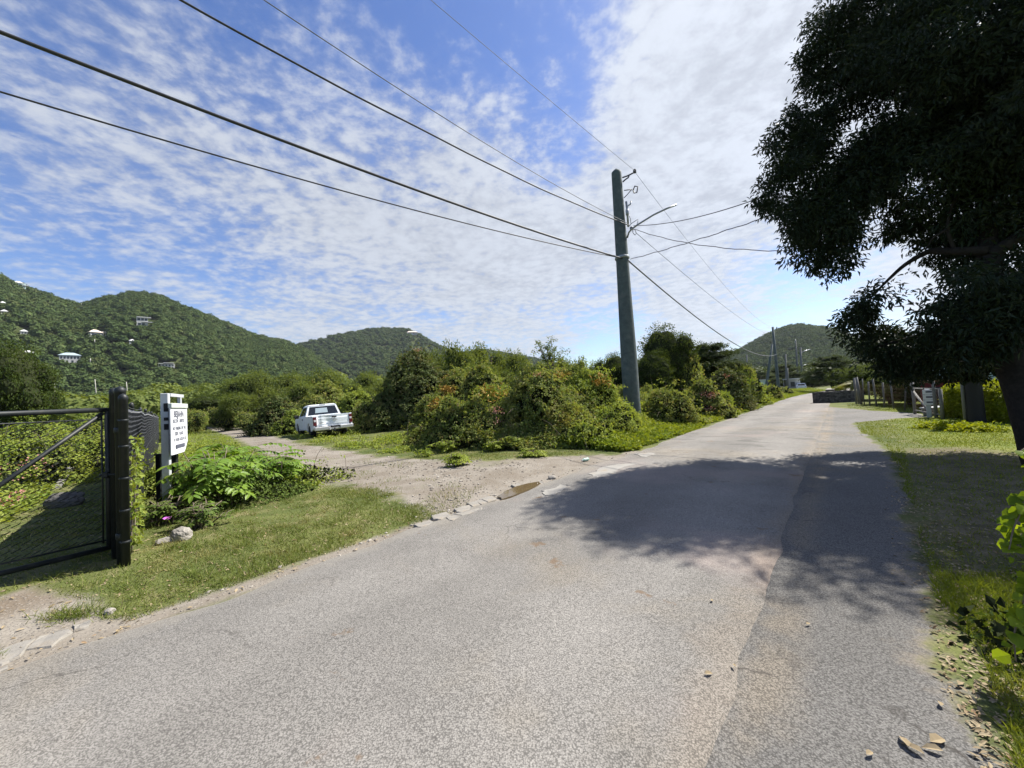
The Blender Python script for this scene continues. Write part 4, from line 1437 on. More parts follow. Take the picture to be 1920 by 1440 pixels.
# greenhouse
zb1, zt1 = 1.19, 1.79
bw, tw = .93, .74
yb0, yb1, yt0, yt1 = 2.08, 4.30, 2.26, 3.52
def shell(y0, y1, yt0_, yt1_, w0, w1, za, zb_):
    V = [(-w0, y0, za), (w0, y0, za), (w0, y1, za), (-w0, y1, za), (-w1, yt0_, zb_), (w1, yt0_, zb_), (w1, yt1_, zb_), (-w1, yt1_, zb_)]
    return V, [[[0, 1, 5, 4], [1, 2, 6, 5], [2, 3, 7, 6], [3, 0, 4, 7], [4, 5, 6, 7], [3, 2, 1, 0]]]
b = MB(); b.add(*shell(yb0, yb1, yt0, yt1, bw, tw, zb1, zt1))
b.add(*shell(yt0 - .02, yt1 - .05, yt0 + .12, yt1 - .25, tw + .005, tw - .12, zt1 + .001, zt1 + .05))
gh = b.build('cab_roof', M['truckpaint'], tr)
def pane(name, corners, off, parent=tr, mat='glass', th=.012):
    c = np.array(corners, float); nrm = unit(np.cross(c[1] - c[0], c[3] - c[0]))
    V = np.concatenate([c + nrm * off, c + nrm * (off - th)])
    return MB().add(V, [[[0, 1, 2, 3], [7, 6, 5, 4], [0, 4, 5, 1], [1, 5, 6, 2], [2, 6, 7, 3], [3, 7, 4, 0]]]).build(name, M[mat], parent)
def lerp_face(A, B, C_, D, u0, u1, v0, v1):
    A, B, C_, D = map(np.array, (A, B, C_, D))
    f = lambda u_, v: (A * (1 - u_) + B * u_) * (1 - v) + (D * (1 - u_) + C_ * u_) * v
    return [f(u0, v0), f(u1, v0), f(u1, v1), f(u0, v1)]
V8 = [np.array(v) for v in shell(yb0, yb1, yt0, yt1, bw, tw, zb1, zt1)[0]]
rw = pane('rear_window', lerp_face(V8[0], V8[1], V8[5], V8[4], .06, .94, .10, .88), .008)
c = lerp_face(V8[0], V8[1], V8[5], V8[4], .26, .64, .26, .72)
pane('papered_pane', c, .011, rw, 'roofblue', .002)
pane('windscreen', lerp_face(V8[2], V8[3], V8[7], V8[6], .05, .95, .06, .92), .008)
for sx, (a, b_, c_, d) in ((-1, (3, 0, 4, 7)), (1, (1, 2, 6, 5))):
    # front door glass and small rear quarter glass
    u0, u1 = ((.10, .62) if sx < 0 else (.38, .90))
    pane('door_window', lerp_face(V8[a], V8[b_], V8[c_], V8[d], u0, u1, .08, .86), .008)
    u0, u1 = ((.67, .86) if sx < 0 else (.14, .33))
    pane('quarter_window', lerp_face(V8[a], V8[b_], V8[c_], V8[d], u0, u1, .12, .86), .008)
    dr = MB().box((sx * (Wd + .006), 3.2, .82), (.022, 1.22, .66), bev=.008).build('door', M['truckpaint'], tr)
    MB().box((sx * (Wd + .028), 2.76, 1.03), (.03, .20, .07), bev=.01).build('handle', M['trimblack'], dr)
    MB().box((sx * (Wd + .14), 3.92, 1.22), (.22, .10, .20), bev=.03).build('mirror', M['trimblack'], tr)
# high brake lamp on the roof edge
MB().box((0, yt0 + .02, zt1 + .012), (.32, .05, .04), bev=.01).build('roof_brake_lamp', M['trimblack'], tr)
# tailgate: a bent panel, crumpled towards its left end
nu_, nv_ = 20, 10
V = []
for side_ in (0, 1):
    for iv in range(nv_ + 1):
        for iu in range(nu_ + 1):
            x = -.80 + 1.60 * iu / nu_; z = .60 + (BT - .58) * iv / nv_
            dent = .07 * math.exp(-((x + .25) / .28) ** 2 - ((z - .86) / .22) ** 2) + .035 * math.exp(-((x + .70) / .10) ** 2)
            crown = .018 * (abs(z - .88) < .17)
            V.append((x, (-.02 - crown + dent) if side_ == 0 else .05, z + .02 * math.exp(-((x + .6) / .2) ** 2)))
n1 = nu_ + 1; NV = (nu_ + 1) * (nv_ + 1)
i = np.arange(nv_)[:, None] * n1; j = np.arange(nu_)[None]
q = np.stack([i + j, i + j + 1, i + n1 + j + 1, i + n1 + j], -1).reshape(-1, 4)
ring = list(range(n1)) + [nu_ + n1 * k_ for k_ in range(1, nv_ + 1)] + [n1 * nv_ + k_ for k_ in range(nu_ - 1, -1, -1)] + [n1 * k_ for k_ in range(nv_ - 1, 0, -1)]
ed = [[a1, a1 + NV, b1 + NV, b1] for a1, b1 in zip(ring, ring[1:] + ring[:1])]
tg = link('tailgate', mesh_from('tailgate', V, [q, q[:, ::-1] + NV, np.array(ed)], M['truckpaint'], False), tr)
tg['label'] = 'dented white tailgate'
MB().box((.06, -.05, 1.07), (.24, .02, .085), bev=.008).build('handle', M['trimblack'], tg)
MB().lathe([(.085, -.012), (.085, .012)], (0, 0, 0), 20, 'x').build('badge', M['chrome'], tg).matrix_local = Matrix.Translation((.08, -.052, .92)) @ Matrix.Rotation(math.pi / 2, 4, 'Z') @ Matrix.Diagonal((1, 1.3, .62, 1))
MB().box((-.58, -.034, .80), (.20, .006, .03)).build('model_strip', M['trimblack'], tg)
for sx in (-1, 1):
    L_ = MB().box((sx * .885, -.005, .90), (.165, .10, .46), bev=.015).build('tail_light', M['redlens'], tr)
    MB().box((sx * .885, -.060, .93), (.11, .012, .11), bev=.004).build('reversing_lens', M['clearlens'], L_)
    MB().box((sx * (Wd - .04), .015, .60), (.085, .07, .17)).build('corner_post', M['truckpaint'], tr)
# bumper with plate recess and hitch
b = MB()
b.box((-.62, -.13, .50), (.68, .20, .20), bev=.035); b.box((.62, -.13, .50), (.68, .20, .20), bev=.035); b.box((0, -.11, .46), (.58, .16, .12), bev=.02)
bp = b.build('rear_bumper', M['chrome'], tr)
MB().box((0.06, -.17, .53), (.50, .03, .12)).build('number_plate_recess', M['trimblack'], bp)
MB().box((-.22, -.215, .50), (.05, .03, .20)).build('hanging_strip', M['clearlens'], bp)
b = MB(); b.box((0, -.12, .34), (.07, .30, .07)); b.lathe([(.02, 0), (.02, .06), (.035, .08), (.035, .12), (.01, .14)], (0, -.26, .36), 10)
b.build('tow_hitch', M['darkmetal'], bp)
for sx in (-1, 1):
    for yc in (1.22, 4.68):
        wh = thing('wheel', None, None); wh.parent = tr; wh.location = (sx * .80, yc, .36)
        MB().lathe([(.20, -.12), (.33, -.125), (.365, -.09), (.37, 0), (.365, .09), (.33, .125), (.20, .12)], n=26, axis='x').build('tyre', M['rubber'], wh, True)
        MB().lathe([(.06, -.08 * sx), (.19, -.10 * sx), (.215, -.115 * sx), (.215, .115 * sx), (.19, .10 * sx), (.08, .075 * sx), (.05, .09 * sx)], n=20, axis='x').build('rim', M['galv'], wh, True)
b = MB(); b.box((0, 2.4, .40), (1.2, 4.2, .16)); b.box((0, 1.22, .36), (1.4, .12, .12)); b.box((.35, .6, .32), (.3, .6, .18))
b.build('chassis', M['trimblack'], tr)
b = MB(); b.box((0, 5.50, .56), (1.9, .16, .24), bev=.03); b.build('front_bumper', M['chrome'], tr)
MB().box((0, 5.475, .83), (1.1, .04, .26), bev=.01).build('grille', M['trimblack'], tr)
for sx in (-1, 1): MB().box((sx * .78, 5.45, .84), (.34, .08, .26), bev=.02).build('headlight', M['clearlens'], tr)
tr.rotation_euler = (rad(-1.2), rad(-2.2), math.atan2(.62, .79))

# ------------------------------------------------------------------ right-hand side of the road
# low dry-stone wall
wa, wb, wc = GG(1531, 757), GG(1608, 753), GG(1528, 742)
wh_ = 0.80
m = NT('dark_stone_wall')
p = m.objco()
vv = m.n('ShaderNodeTexVoronoi', feature='F1'); m.set(vv.inputs['Vector'], m.vmath('MULTIPLY', p, (1, 1, 1.5))); vv.inputs['Scale'].default_value = 5.0
ee = m.vor(m.vmath('MULTIPLY', p, (1, 1, 1.5)), 5.0, 'DISTANCE_TO_EDGE', 'Distance')
sc_ = m.vmath('SCALE', (.085, .078, .075), sc=m.mr(m._sep(vv.outputs['Color'])[0], 0, 1, .5, 1.6, False))
m.bsdf(m.mix(sc_, (.03, .028, .026), m.mr(ee, .0, .05, 1, 0)), .9, .15, normal=m.bump(m.mr(ee, 0, .09), .8, .03))
M['stonewall'] = m.id
wd = unit((wb - wa)[:2]); wl = np.linalg.norm((wb - wa)[:2])
rwz = math.atan2(wd[1], wd[0])
sw = thing('stone_wall', 'low dark stone wall with pale coping beyond the driveway on the right', 'wall', (wa[0], wa[1], 0))
def jag_wall(b, o, d, L_, th, h, seed):
    n = int(L_ / .16) + 2; u = np.linspace(0, L_, n); hh = h + (fbm2(u * 3, u * 0, seed) - .5) * .14
    nm = np.array([-d[1], d[0]]); V = []
    for s_ in (0, 1):
        for zk in (0, 1):
            V.append(np.stack([o[0] + d[0] * u + nm[0] * th * s_, o[1] + d[1] * u + nm[1] * th * s_, (hh if zk else np.full(n, -.15))], -1))
    V = np.concatenate(V); k = np.arange(n - 1)
    f = lambda a_, b2: np.stack([a_ * n + k, a_ * n + k + 1, b2 * n + k + 1, b2 * n + k], -1)
    b.add(V, [f(0, 1), f(1, 3), f(3, 2), np.array([[0, n, 3 * n, 2 * n], [n - 1, 3 * n - 1, 4 * n - 1, 2 * n - 1][::-1]])])
b = MB(); jag_wall(b, (0, 0), wd, wl, .35, wh_, 3); b.build('front_run', M['stonewall'], sw)
w2 = unit(RD * 1.0 + RN * .12)
b = MB(); jag_wall(b, w2 * .36, w2, 9.0, -.35, wh_, 5); b.build('return_run', M['stonewall'], sw)
b = MB(); pcap = w2 * 5.2
b.box((pcap[0] + .18, pcap[1], wh_ + .10), (.50, 7.0, .07), -TH, bev=.01); b.build('coping', M['concrete'], sw)

# wire and stick fence to the right of the wall
FA, FB = GG(1606, 757), GG(1716, 772)
fe = thing('wire_fence', 'rusty wire fence with crooked grey stakes in front of the dark shrubs', 'fence', (FA[0], FA[1], 0))
fd = (FB - FA)[:2]; fl = np.linalg.norm(fd); fd = fd / fl
g = np.random.default_rng(31)
u_ = 0.0; kx = 0
while u_ < fl:
    hgt = g.uniform(1.25, 1.7); p = fd * u_; lean = g.normal(size=2) * .07
    big = kx in (0, 1, 2)
    MB().tube([(p[0], p[1], -.1), (p[0] + lean[0] * .5, p[1] + lean[1] * .5, hgt * .5), (p[0] + lean[0], p[1] + lean[1], hgt)], (.055 if big else .035) * g.uniform(.8, 1.2), 7).build('stake', M['plank'], fe, True)
    u_ += g.uniform(.9, 1.5) if not big else .55; kx += 1
V, q = chain_mesh((0, 0), fd * fl, .05, 1.25, .16, .004)
link('wire_mesh', mesh_from('wire_mesh', V, [q], M['rust'], True), fe)
# farm gate
ga_, gb_ = GG(1716, 776), GG(1768, 786)
hgate = at(1716, 728, ga_[1])[2]
t = thing('farm_gate', 'rusty pipe gate with a pale diagonal brace in the fence on the right', 'gate', (ga_[0], ga_[1], 0))
e = (gb_ - ga_)[:2]; e3 = np.array([e[0], e[1], 0])
b = MB(); b.tube([(0, 0, hgate), e3 + [0, 0, hgate]], .028, 8); b.tube([(0, 0, .15), e3 + [0, 0, .15]], .024, 8); b.tube([(0, 0, 0), (0, 0, hgate + .25)], .05, 8); b.tube([e3 * 1.0, e3 + [0, 0, hgate]], .05, 8)
b.tube([e3 * .5 + [0, 0, .15], e3 * .5 + [0, 0, hgate]], .03, 8)
b.build('frame', M['plank'], t, True)
MB().tube([(0, 0, hgate - .1), e3 * .62 + [0, 0, .1]], .04, 8).build('brace', M['plank'], t, True)
V, q = chain_mesh((0, 0), e, .15, hgate - .05, .14, .004)
link('wire_mesh', mesh_from('wire_mesh', V, [q], M['rust'], True), t)
# three-panel notice on a pale post, second post beside it
pA = GG(1743, 783); pAz = pA[2]
t = thing('roadside_notice', 'narrow white notice of three small panels on a pale post before the farm gate', 'sign', pA, math.atan2(-pA[0], pA[1]))
hh = at(1743, 729, pA[1])[2] - pAz
MB().box((0, 0, hh / 2 - .05), (.13, .10, hh + .1), bev=.01).build('post', M['whitewood'], t)
ph = hh * .50 / 3
for k_ in range(3):
    z0 = hh - .02 - (k_ + .5) * (ph + .015)
    pn = MB().box((.04, -.072, z0), (.32, .03, ph), bev=.004).build('panel', M['signwhite'], t)
    MB().box((.04, -.0885, z0 + .01), (.16, .003, ph * .34)).build('printed_mark', M['letter'], pn)
pB_ = GG(1756, 784)
hb_ = at(1752, 716, pB_[1])[2] - pB_[2]
tag(MB().lathe([(.055, -.1), (.05, hb_ * .5), (.045, hb_), (.02, hb_ + .03)], (0, 0, 0), 12).build('wooden_post', M['plank'], None, True, loc=pB_), 'round grey wooden post standing beside the three-panel notice', 'post')
pT = GG(1757, 778)
b = MB(); b.prism([(-.55, .28), (.55, .28), (.42, -.02), (-.42, -.02)], -.2, .2, 'y'); b.box((0, 0, .30), (1.16, .46, .05), bev=.01)
o = tag(b.build('water_trough', M['galv'], None, loc=pT), 'small grey trough lying behind the notice post at the gate', 'trough'); o.rotation_euler = (0, 0, .3)
# dark red shed behind the farm gate
ps = at(1782, 775, 16.5); ps[2] = float(gz(ps[0], ps[1]))
t = thing('garden_shed', 'dark red shed half hidden behind the clipped hedge', 'shed', ps, math.atan2(-ps[0], ps[1]))
MB().box((0, 0, .62), (1.6, 1.2, 1.3)).build('wall', M['shedred'], t)
MB().box((0, 0, 1.31), (1.8, 1.4, .08)).build('roof', M['rust'], t)
MB().box((-.2, -.615, .55), (.7, .03, 1.0)).build('door', M['trimblack'], t)
# pole with a grey conduit, tree shadow painted into its black shaft
pk_ = GG(1832, 792); pk_ = at(1832, 792, pk_[1])
tp_ = at(1822, 560, pk_[1])
t = thing('utility_pole', 'thick dark pole with pale conduit in front of the clipped hedge', 'utility pole', pk_)
hv = tp_[2] - pk_[2]
MB().lathe([(.20, -.2), (.195, 0), (.175, hv * .5), (.15, hv)], n=18).build('shaft', M['tar_shadow'], t, True)  # black colour stands in for the tree's shadow on the shaft
cdir = unit(np.array([-pk_[1], pk_[0]]))[:2]
b = MB(); b.tube([(cdir[0] * .23, cdir[1] * .23, -.1), (cdir[0] * .225, cdir[1] * .225, 1.0), (cdir[0] * .205, cdir[1] * .205, hv * .6)], .045, 8); b.build('conduit', M['cable_grey'], t, True)
# light blue-green house corner behind the hedge
ph_ = at(1930, 770, 15.5); ph_[2] = 0
t = thing('bungalow', 'pale blue-green bungalow glimpsed above the clipped hedge behind the big tree', 'house', ph_, -.75)
MB().box((0, 2.5, 1.4), (5.0, 4.0, 2.9)).build('wall', M['housegreen'], t)
o = hip_roof(5.0, 4.0, 1.1, 2.95, .4).build('roof', M['roofwhite'], t); o.location = (0, 2.5, 0)
win_row(t, [-1.4, 1.2], .47, 1.5, 1.0, 1.1)
# far white porch building and parked van at the bend
pf = at(1491, 734, 80); pf[2] = 0
t = thing('roadside_kiosk', 'small white flat-roofed kiosk at the far end of the road', 'kiosk', pf, math.atan2(-pf[0], pf[1]))
MB().box((0, 0, 1.1), (1.9, 2.0, 2.4)).build('wall', M['wallwhite'], t)
MB().box((-.5, -.3, 2.42), (3.0, 2.8, .18)).build('roof', M['roofwhite'], t)
MB().box((-.3, -1.02, 1.3), (.7, .05, 1.0)).build('window', M['windowdark'], t)
MB().box((-1.8, -1.4, 1.15), (.12, .12, 2.3)).build('post', M['wallwhite'], t)
pv = at(1503, 735, 78); pv[2] = 0
t = thing('parked_car', 'white car parked beside the kiosk at the far end of the road', 'car', pv, -TH * .9)
b = MB(); b.prism([(-2.1, .32), (2.1, .32), (2.15, .7), (1.9, .85), (-2.0, .92), (-2.15, .7)], -.82, .82, 'x'); b.build('body', M['truckpaint'], t)
b = MB(); b.add(*shell(-1.9, 1.2, -1.5, .4, .78, .62, .88, 1.42)); b.build('roof', M['truckpaint'], t)
b = MB(); b.box((0, -1.715, 1.14), (1.2, .06, .34), M=np.array([[1, 0, 0], [0, 1, .55], [0, 0, 1]])); b.build('rear_window', M['glass'], t).location = (0, -.60, 0)
for sx in (-1, 1):
    for yc in (-1.3, 1.3): MB().lathe([(.18, -.1), (.31, -.1), (.32, 0), (.31, .1), (.18, .1)], (sx * .74, yc, .32), 16, 'x').build('wheel', M['rubber'], t, True)
    MB().box((sx * .66, -2.10, .72), (.24, .06, .16)).build('tail_light', M['redlens'], t)
# small pale building corner at the brace pole
pf = at(1432, 712, 72); pf[2] = 0
t = thing('roadside_hut', 'little pale blue hut showing among the bushes by the leaning brace pole', 'hut', pf, math.atan2(-pf[0], pf[1]))
MB().box((0, 0, 1.2), (1.1, 1.6, 2.4)).build('wall', M['housegreen'], t)
MB().box((0, 0, 2.45), (1.4, 1.9, .14)).build('roof', M['roofwhite'], t)

# ------------------------------------------------------------------ broken kerb stones along the left edge
g = np.random.default_rng(77)
def slab(pts, z0, z1, label, name='kerb_slab', group='broken pale kerb slabs on the left road edge'):
    P = np.array([G(*p, .03)[:2] for p in pts])
    fine = []
    for a, b_ in zip(P, np.roll(P, -1, 0)):
        for u in np.linspace(0, 1, 4)[:-1]: fine.append(a + (b_ - a) * u)
    fine = np.array(fine); ctr = fine.mean(0)
    fine += g.normal(size=fine.shape) * np.linalg.norm(fine - ctr, axis=1)[:, None] * .05
    n = len(fine)
    ins = ctr + (fine - ctr) * .93
    zt = z1 + g.normal(size=n) * .004
    V = np.concatenate([np.c_[fine, np.full(n, z0)], np.c_[fine, zt - .012], np.c_[ins, zt]])
    k = np.arange(n); k2 = (k + 1) % n
    b = MB().add(V, [np.stack([k, k2, k2 + n, k + n], -1), np.stack([k + n, k2 + n, k2 + 2 * n, k + 2 * n], -1), (k + 2 * n)])
    o = b.build(name, M['concrete'], origin=np.array([ctr[0], ctr[1], 0]))
    return tag(o, label, 'kerb', group)
slab([(-40, 1222), (0, 1212), (52, 1195), (66, 1192), (40, 1226), (0, 1240), (-40, 1250)], -.1, .014, 'long pale concrete slab at the lower left corner of the road edge')
slab([(68, 1190), (130, 1173), (136, 1180), (96, 1207), (50, 1212)], -.1, .016, 'middle pale concrete slab between two others beside the bare earth')
slab([(138, 1168), (172, 1158), (166, 1170), (140, 1179)], -.1, .016, 'short pale concrete slab beside the bare earth near the grass tuft')
slab([(-20, 1252), (15, 1240), (14, 1247), (-20, 1262)], -.1, .014, 'thin chip of pale concrete at the very corner of the road')
slab([(808, 966), (838, 959), (845, 966), (826, 974), (812, 973)], -.1, .03, 'largest pale flat stone at the near end of the row by the puddle', 'kerb_stone')
slab([(852, 953), (880, 946), (890, 951), (868, 961), (854, 960)], -.1, .03, 'second pale flat stone in the row leading to the puddle', 'kerb_stone')
slab([(873, 943), (892, 939), (900, 945), (886, 950)], -.1, .03, 'small wedge stone in the middle of the kerb row', 'kerb_stone')
slab([(888, 939), (905, 934), (915, 941), (903, 945)], -.1, .03, 'pale stone just before the puddle on its grass side', 'kerb_stone')
slab([(898, 935), (918, 929), (930, 934), (915, 941)], -.1, .03, 'pale stone touching the near tip of the puddle', 'kerb_stone')
slab([(850, 964), (885, 955), (905, 950), (900, 957), (868, 967)], -.1, .03, 'long narrow kerb stone along the tarmac edge by the row of flat stones', 'kerb_stone')
slab([(835, 970), (852, 965), (862, 969), (846, 977)], -.1, .03, 'small kerb stone on the tarmac side of the largest flat stone', 'kerb_stone')
slab([(958, 909), (972, 905), (976, 909), (964, 913)], -.1, .03, 'small pale stone on the far rim of the puddle', 'kerb_stone')
slab([(1005, 905), (1016, 902), (1020, 906), (1009, 909)], -.1, .03, 'tiny pale stone at the far tip of the puddle', 'kerb_stone')
slab([(776, 984), (806, 975), (815, 979), (788, 989)], -.1, .03, 'low worn kerb stone where the grass verge meets the row', 'kerb_stone')
# thin pale cement edge strips on the road's left rim
rock(205, 1150, .05, .05, .04, 'small round pebble on the bare earth at the left', 21, 'rock')
rock(1035, 898, .12, .09, .07, 'dark stone lying on the dirt by the puddle', 22, 'rock')
# ------------------------------------------------------------------ the big dark tree on the right
g = np.random.default_rng(101)
BT_ = [(1640, 50, 7.5, 115), (1575, 105, 7.6, 62), (1545, 200, 7.8, 62), (1500, 268, 8.0, 58), (1478, 350, 8.0, 52), (1480, 410, 8.1, 42), (1535, 440, 8.2, 62), (1563, 490, 8.3, 36),
       (1720, 150, 7.2, 145), (1620, 235, 7.6, 112), (1600, 360, 8.0, 105), (1730, 320, 7.5, 125), (1680, 415, 8.2, 50), (1850, 70, 6.6, 165), (1885, 240, 6.6, 125), (1895, 400, 7.0, 90), (1790, 440, 7.8, 60),
       (1645, 575, 8.3, 40), (1725, 560, 8.1, 60), (1640, 625, 8.4, 62), (1600, 668, 8.5, 34), (1745, 635, 7.9, 88), (1850, 560, 7.3, 110), (1885, 640, 7.2, 70), (1700, 680, 8.4, 40), (1800, 668, 7.6, 52),
       (2010, 140, 6.6, 165), (2050, 340, 7.0, 150), (2010, 510, 7.0, 130), (1960, 610, 7.3, 100), (1740, -10, 8.0, 90), (1870, -30, 7.6, 110), (2080, -20, 7.2, 150), (2095, 170, 5.3, 140), (2300, 220, 5.5, 160), (1940, 560, 6.0, 60), (1840, 545, 6.1, 62), (1870, 610, 6.0, 60), (1800, 590, 6.6, 60), (1820, 660, 6.4, 34)]
tb = GG(1975, 930)
bt = thing('broadleaf_tree', 'huge dark spreading tree overhanging the road on the right', 'tree', tb)
bl = []
for px, py, Y, r in BT_:
    Y *= 1 + (np.interp(py, [150, 330, 520], [1.18, 1.12, 1.0]) - 1) * np.interp(px, [1660, 1780], [1, .25])
    p = at(px, py, Y) - tb; R_ = r * Y / FPX
    bl.append((p[0], p[1], p[2], R_, R_ * 1.05, R_ * .92))
    for _ in range(4):
        d = rdir(1, g)[0]; d[2] = d[2] * .8; c_ = p + d * R_ * .85; q_ = R_ * g.uniform(.28, .42)
        bl.append((c_[0], c_[1], c_[2], q_, q_, q_ * .8))
P, O = blob_pts(bl, 30000, g, .6, .5, 2.6)
ok = fbm(P * .95, 12, 3) > .425
P, O = P[ok], O[ok]
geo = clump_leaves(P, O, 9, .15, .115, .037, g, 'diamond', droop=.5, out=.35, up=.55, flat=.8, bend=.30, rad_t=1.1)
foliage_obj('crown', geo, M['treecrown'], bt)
def limb(pts, r0, r1, name='limb', parent=bt, org=tb, mat='bark', n=10):
    P = np.array([at(*p) - org for p in pts])
    t = np.linspace(0, 1, len(P)); tf = np.linspace(0, 1, len(P) * 5)
    Q = np.stack([np.interp(tf, t, P[:, k]) for k in range(3)], -1)
    for _ in range(3): Q[1:-1] = (Q[:-2] + 2 * Q[1:-1] + Q[2:]) / 4
    Q = Q + (fbm(Q * 1.7, 4, 3)[:, None] - .5) * .06
    return MB().tube(Q, np.linspace(r0, r1, len(Q)) * (1 + .12 * (fbm(Q * 4, 6, 2) - .5)), n).build(name, M[mat], parent, True)
limb([(1985, 960, 6.1), (1962, 880, 6.15), (1930, 770, 6.3), (1892, 670, 6.5), (1862, 560, 6.8), (1850, 440, 7.2), (1842, 330, 7.7), (1836, 200, 8.2), (1830, 90, 8.5)], .27, .06, 'trunk', n=16)
limb([(1846, 380, 7.4), (1800, 318, 7.6), (1765, 300, 7.8), (1700, 305, 8.1), (1620, 335, 8.5)], .10, .03)
limb([(1790, 312, 7.6), (1765, 250, 8.0), (1735, 190, 8.4), (1690, 120, 8.8)], .07, .02)
limb([(1850, 470, 7.0), (1800, 470, 7.2), (1740, 470, 7.8), (1690, 500, 8.1), (1640, 550, 8.3)], .09, .02)
limb([(1790, 470, 7.3), (1775, 430, 7.3), (1782, 392, 7.3), (1800, 360, 7.3)], .035, .015)
limb([(1775, 430, 7.3), (1750, 445, 7.4), (1735, 470, 7.5)], .03, .012)
limb([(1870, 600, 6.6), (1800, 610, 7.2), (1720, 630, 7.9), (1650, 650, 8.3)], .10, .02)
limb([(1842, 330, 7.7), (1900, 240, 7.7), (1960, 150, 7.9)], .10, .03)
limb([(1855, 480, 7.0), (1930, 430, 6.8), (2020, 360, 7.0)], .12, .03)


# ------------------------------------------------------------------ generic plants
def frame_az(p):
    return math.atan2(-p[0], p[1])


def vine_mound(label, px, ytop, Y, wpx, seed, mat='vine', dens=1.0, dep=.85, leaf=.085, nsub=9, group='vine covered mounds left of the road', name='vine_covered_shrub', extras=(), k=18, cone=.50, cat='shrub', hole=None):
    leaf = leaf * (.74 if Y < 19 else .85)
    g = np.random.default_rng(seed)
    p = at(px, ytop, Y); z0 = float(gz(p[0], p[1])); h = p[2] - z0
    rx = wpx / 2 * Y / FPX * 1.22; ry = rx * dep * 1.15
    t = thing(name, label, cat, (p[0], p[1], z0), frame_az(p), group)
    bl = [(0, 0, 0, rx * .92, ry * .92, h * .97)]
    for i in range(nsub):
        a = g.uniform(0, 6.28); e = g.uniform(.08, 1.0); s = g.uniform(.22, .42)
        bl.append((rx * .80 * math.cos(a) * math.cos(e), ry * .80 * math.sin(a) * math.cos(e), h * .86 * math.sin(e), rx * s, ry * s, min(h * s * 1.15, rx * s * 1.1)))
    area = 3.6 * (rx + ry) * h
    n = int(min(area * 66 * dens * (.085 / leaf) ** 1.6, 13000))
    P, O = blob_pts(bl, int(n * 2.2), g, .07, .20, 2.6)
    inside = np.zeros(len(P), bool)
    for b_ in bl:
        inside |= (((P - np.array(b_[:3])) / np.array(b_[3:6])) ** 2).sum(1) < .72
    P, O = P[~inside][:n], O[~inside][:n]; n = len(P)
    # curtains: vines hang in folds down the flanks
    ang = np.arctan2(P[:, 1] / ry, P[:, 0] / rx)
    fold_ = (fbm(np.stack([ang * 5, P[:, 2] * .5, np.full(n, seed * .1)], -1), 7, 3) - .5) * (1 - np.clip(P[:, 2] / h, 0, 1) * .6)
    P[:, :2] *= (1 + .34 * fold_)[:, None]
    zz_ = np.clip(P[:, 2] / h, 0, 1)
    P[:, :2] *= (1.06 - cone * zz_ ** .85)[:, None]
    O = unit(O + np.array([0, 0, cone * 1.3]) * (1 - zz_)[:, None])
    P = P + (O + np.array([0, 0, .6])) * (g.random((n, 1)) ** 16) * (.40 if Y > 4 else .03)
    ok = (P[:, 2] > -.02)
    if hole is not None:
        hx, hy, hz, hr = hole
        dd = np.sqrt(((P[:, 0] - rx * hx) / (hr * .7)) ** 2 + ((P[:, 2] - h * hz) / hr) ** 2)
        ok &= ~((dd < 1) & (P[:, 1] < 0) & (g.random(n) < .93))
    P, O = P[ok], O[ok]
    geo = clump_leaves(P, O, 8, .10, leaf, leaf * .82, g, 'diamond', droop=.6, out=.9, up=.62, fold=.12, bend=.3, rad_t=.6, rnd=.36, dl=.12)
    foliage_obj('foliage', geo, M[mat], t)
    P2, O2 = blob_pts([(b_[0], b_[1], b_[2], b_[3] * .84, b_[4] * .84, b_[5] * .86) for b_ in bl], max(n // 4, 60), g, .4, .2, 2.4)
    P2[:, :2] *= (1.03 - cone * np.clip(P2[:, 2] / h, 0, 1) ** .85)[:, None]
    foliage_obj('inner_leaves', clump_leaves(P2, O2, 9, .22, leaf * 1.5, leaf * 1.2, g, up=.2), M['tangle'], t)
    # trailing runners and dead stems
    b = MB()
    for i in range(int(10 + 6 * rx) if Y > 4 else 2):
        q, o_ = blob_pts(bl, 1, g, .05, .3, 2.4); q = q[0]; d = rdir(1, g)[0] + o_[0] * .9
        L_ = g.uniform(.2, .55) if Y > 4 else .1; pts = [q, q + d * L_ * .5 + [0, 0, .06], q + d * L_ + [0, 0, -.06]]
        b.tube(pts, [.006, .005, .003], 4)
    b.build('dead_sprays', M['twig'], t)
    for e in extras:
        kind, ex, ez, er, en = e
        c = np.array([rx * ex, -ry * .62, h * ez])
        d = rdir(en, g) * er * (g.random((en, 1)) ** .5) * np.array([1.3, .8, .6])
        Q = c + d
        # press on to the mound surface (towards the viewer side)
        kq = np.sqrt((Q[:, 0] / (rx * .95)) ** 2 + ((Q[:, 2] - h * .3) / (h * .72)) ** 2)
        Q[:, 1] = -ry * .92 * np.sqrt(np.clip(1 - kq ** 2, .02, 1)) - .08 + g.normal(size=en) * .06
        if kind == 'dodder':
            gg = leaf_geo(Q[::3], unit(rdir(en, g) + np.array([0, 0, -.3]))[::3], rdir(en, g)[::3], .24, .010, 'diamond', .05, .45)
            foliage_obj('dodder_sprays', gg, M['dodder'], t, 'tangle of orange dodder threads')
        else:
            gg = leaf_geo(Q[::3], rdir(en, g)[::3], unit(rdir(en, g) + [0, -1, .4])[::3], .045, .04, 'diamond', .1, .1)
            foliage_obj('blossom', gg, M['flowerpink'], t, 'sprays of small pink flowers')
    return t


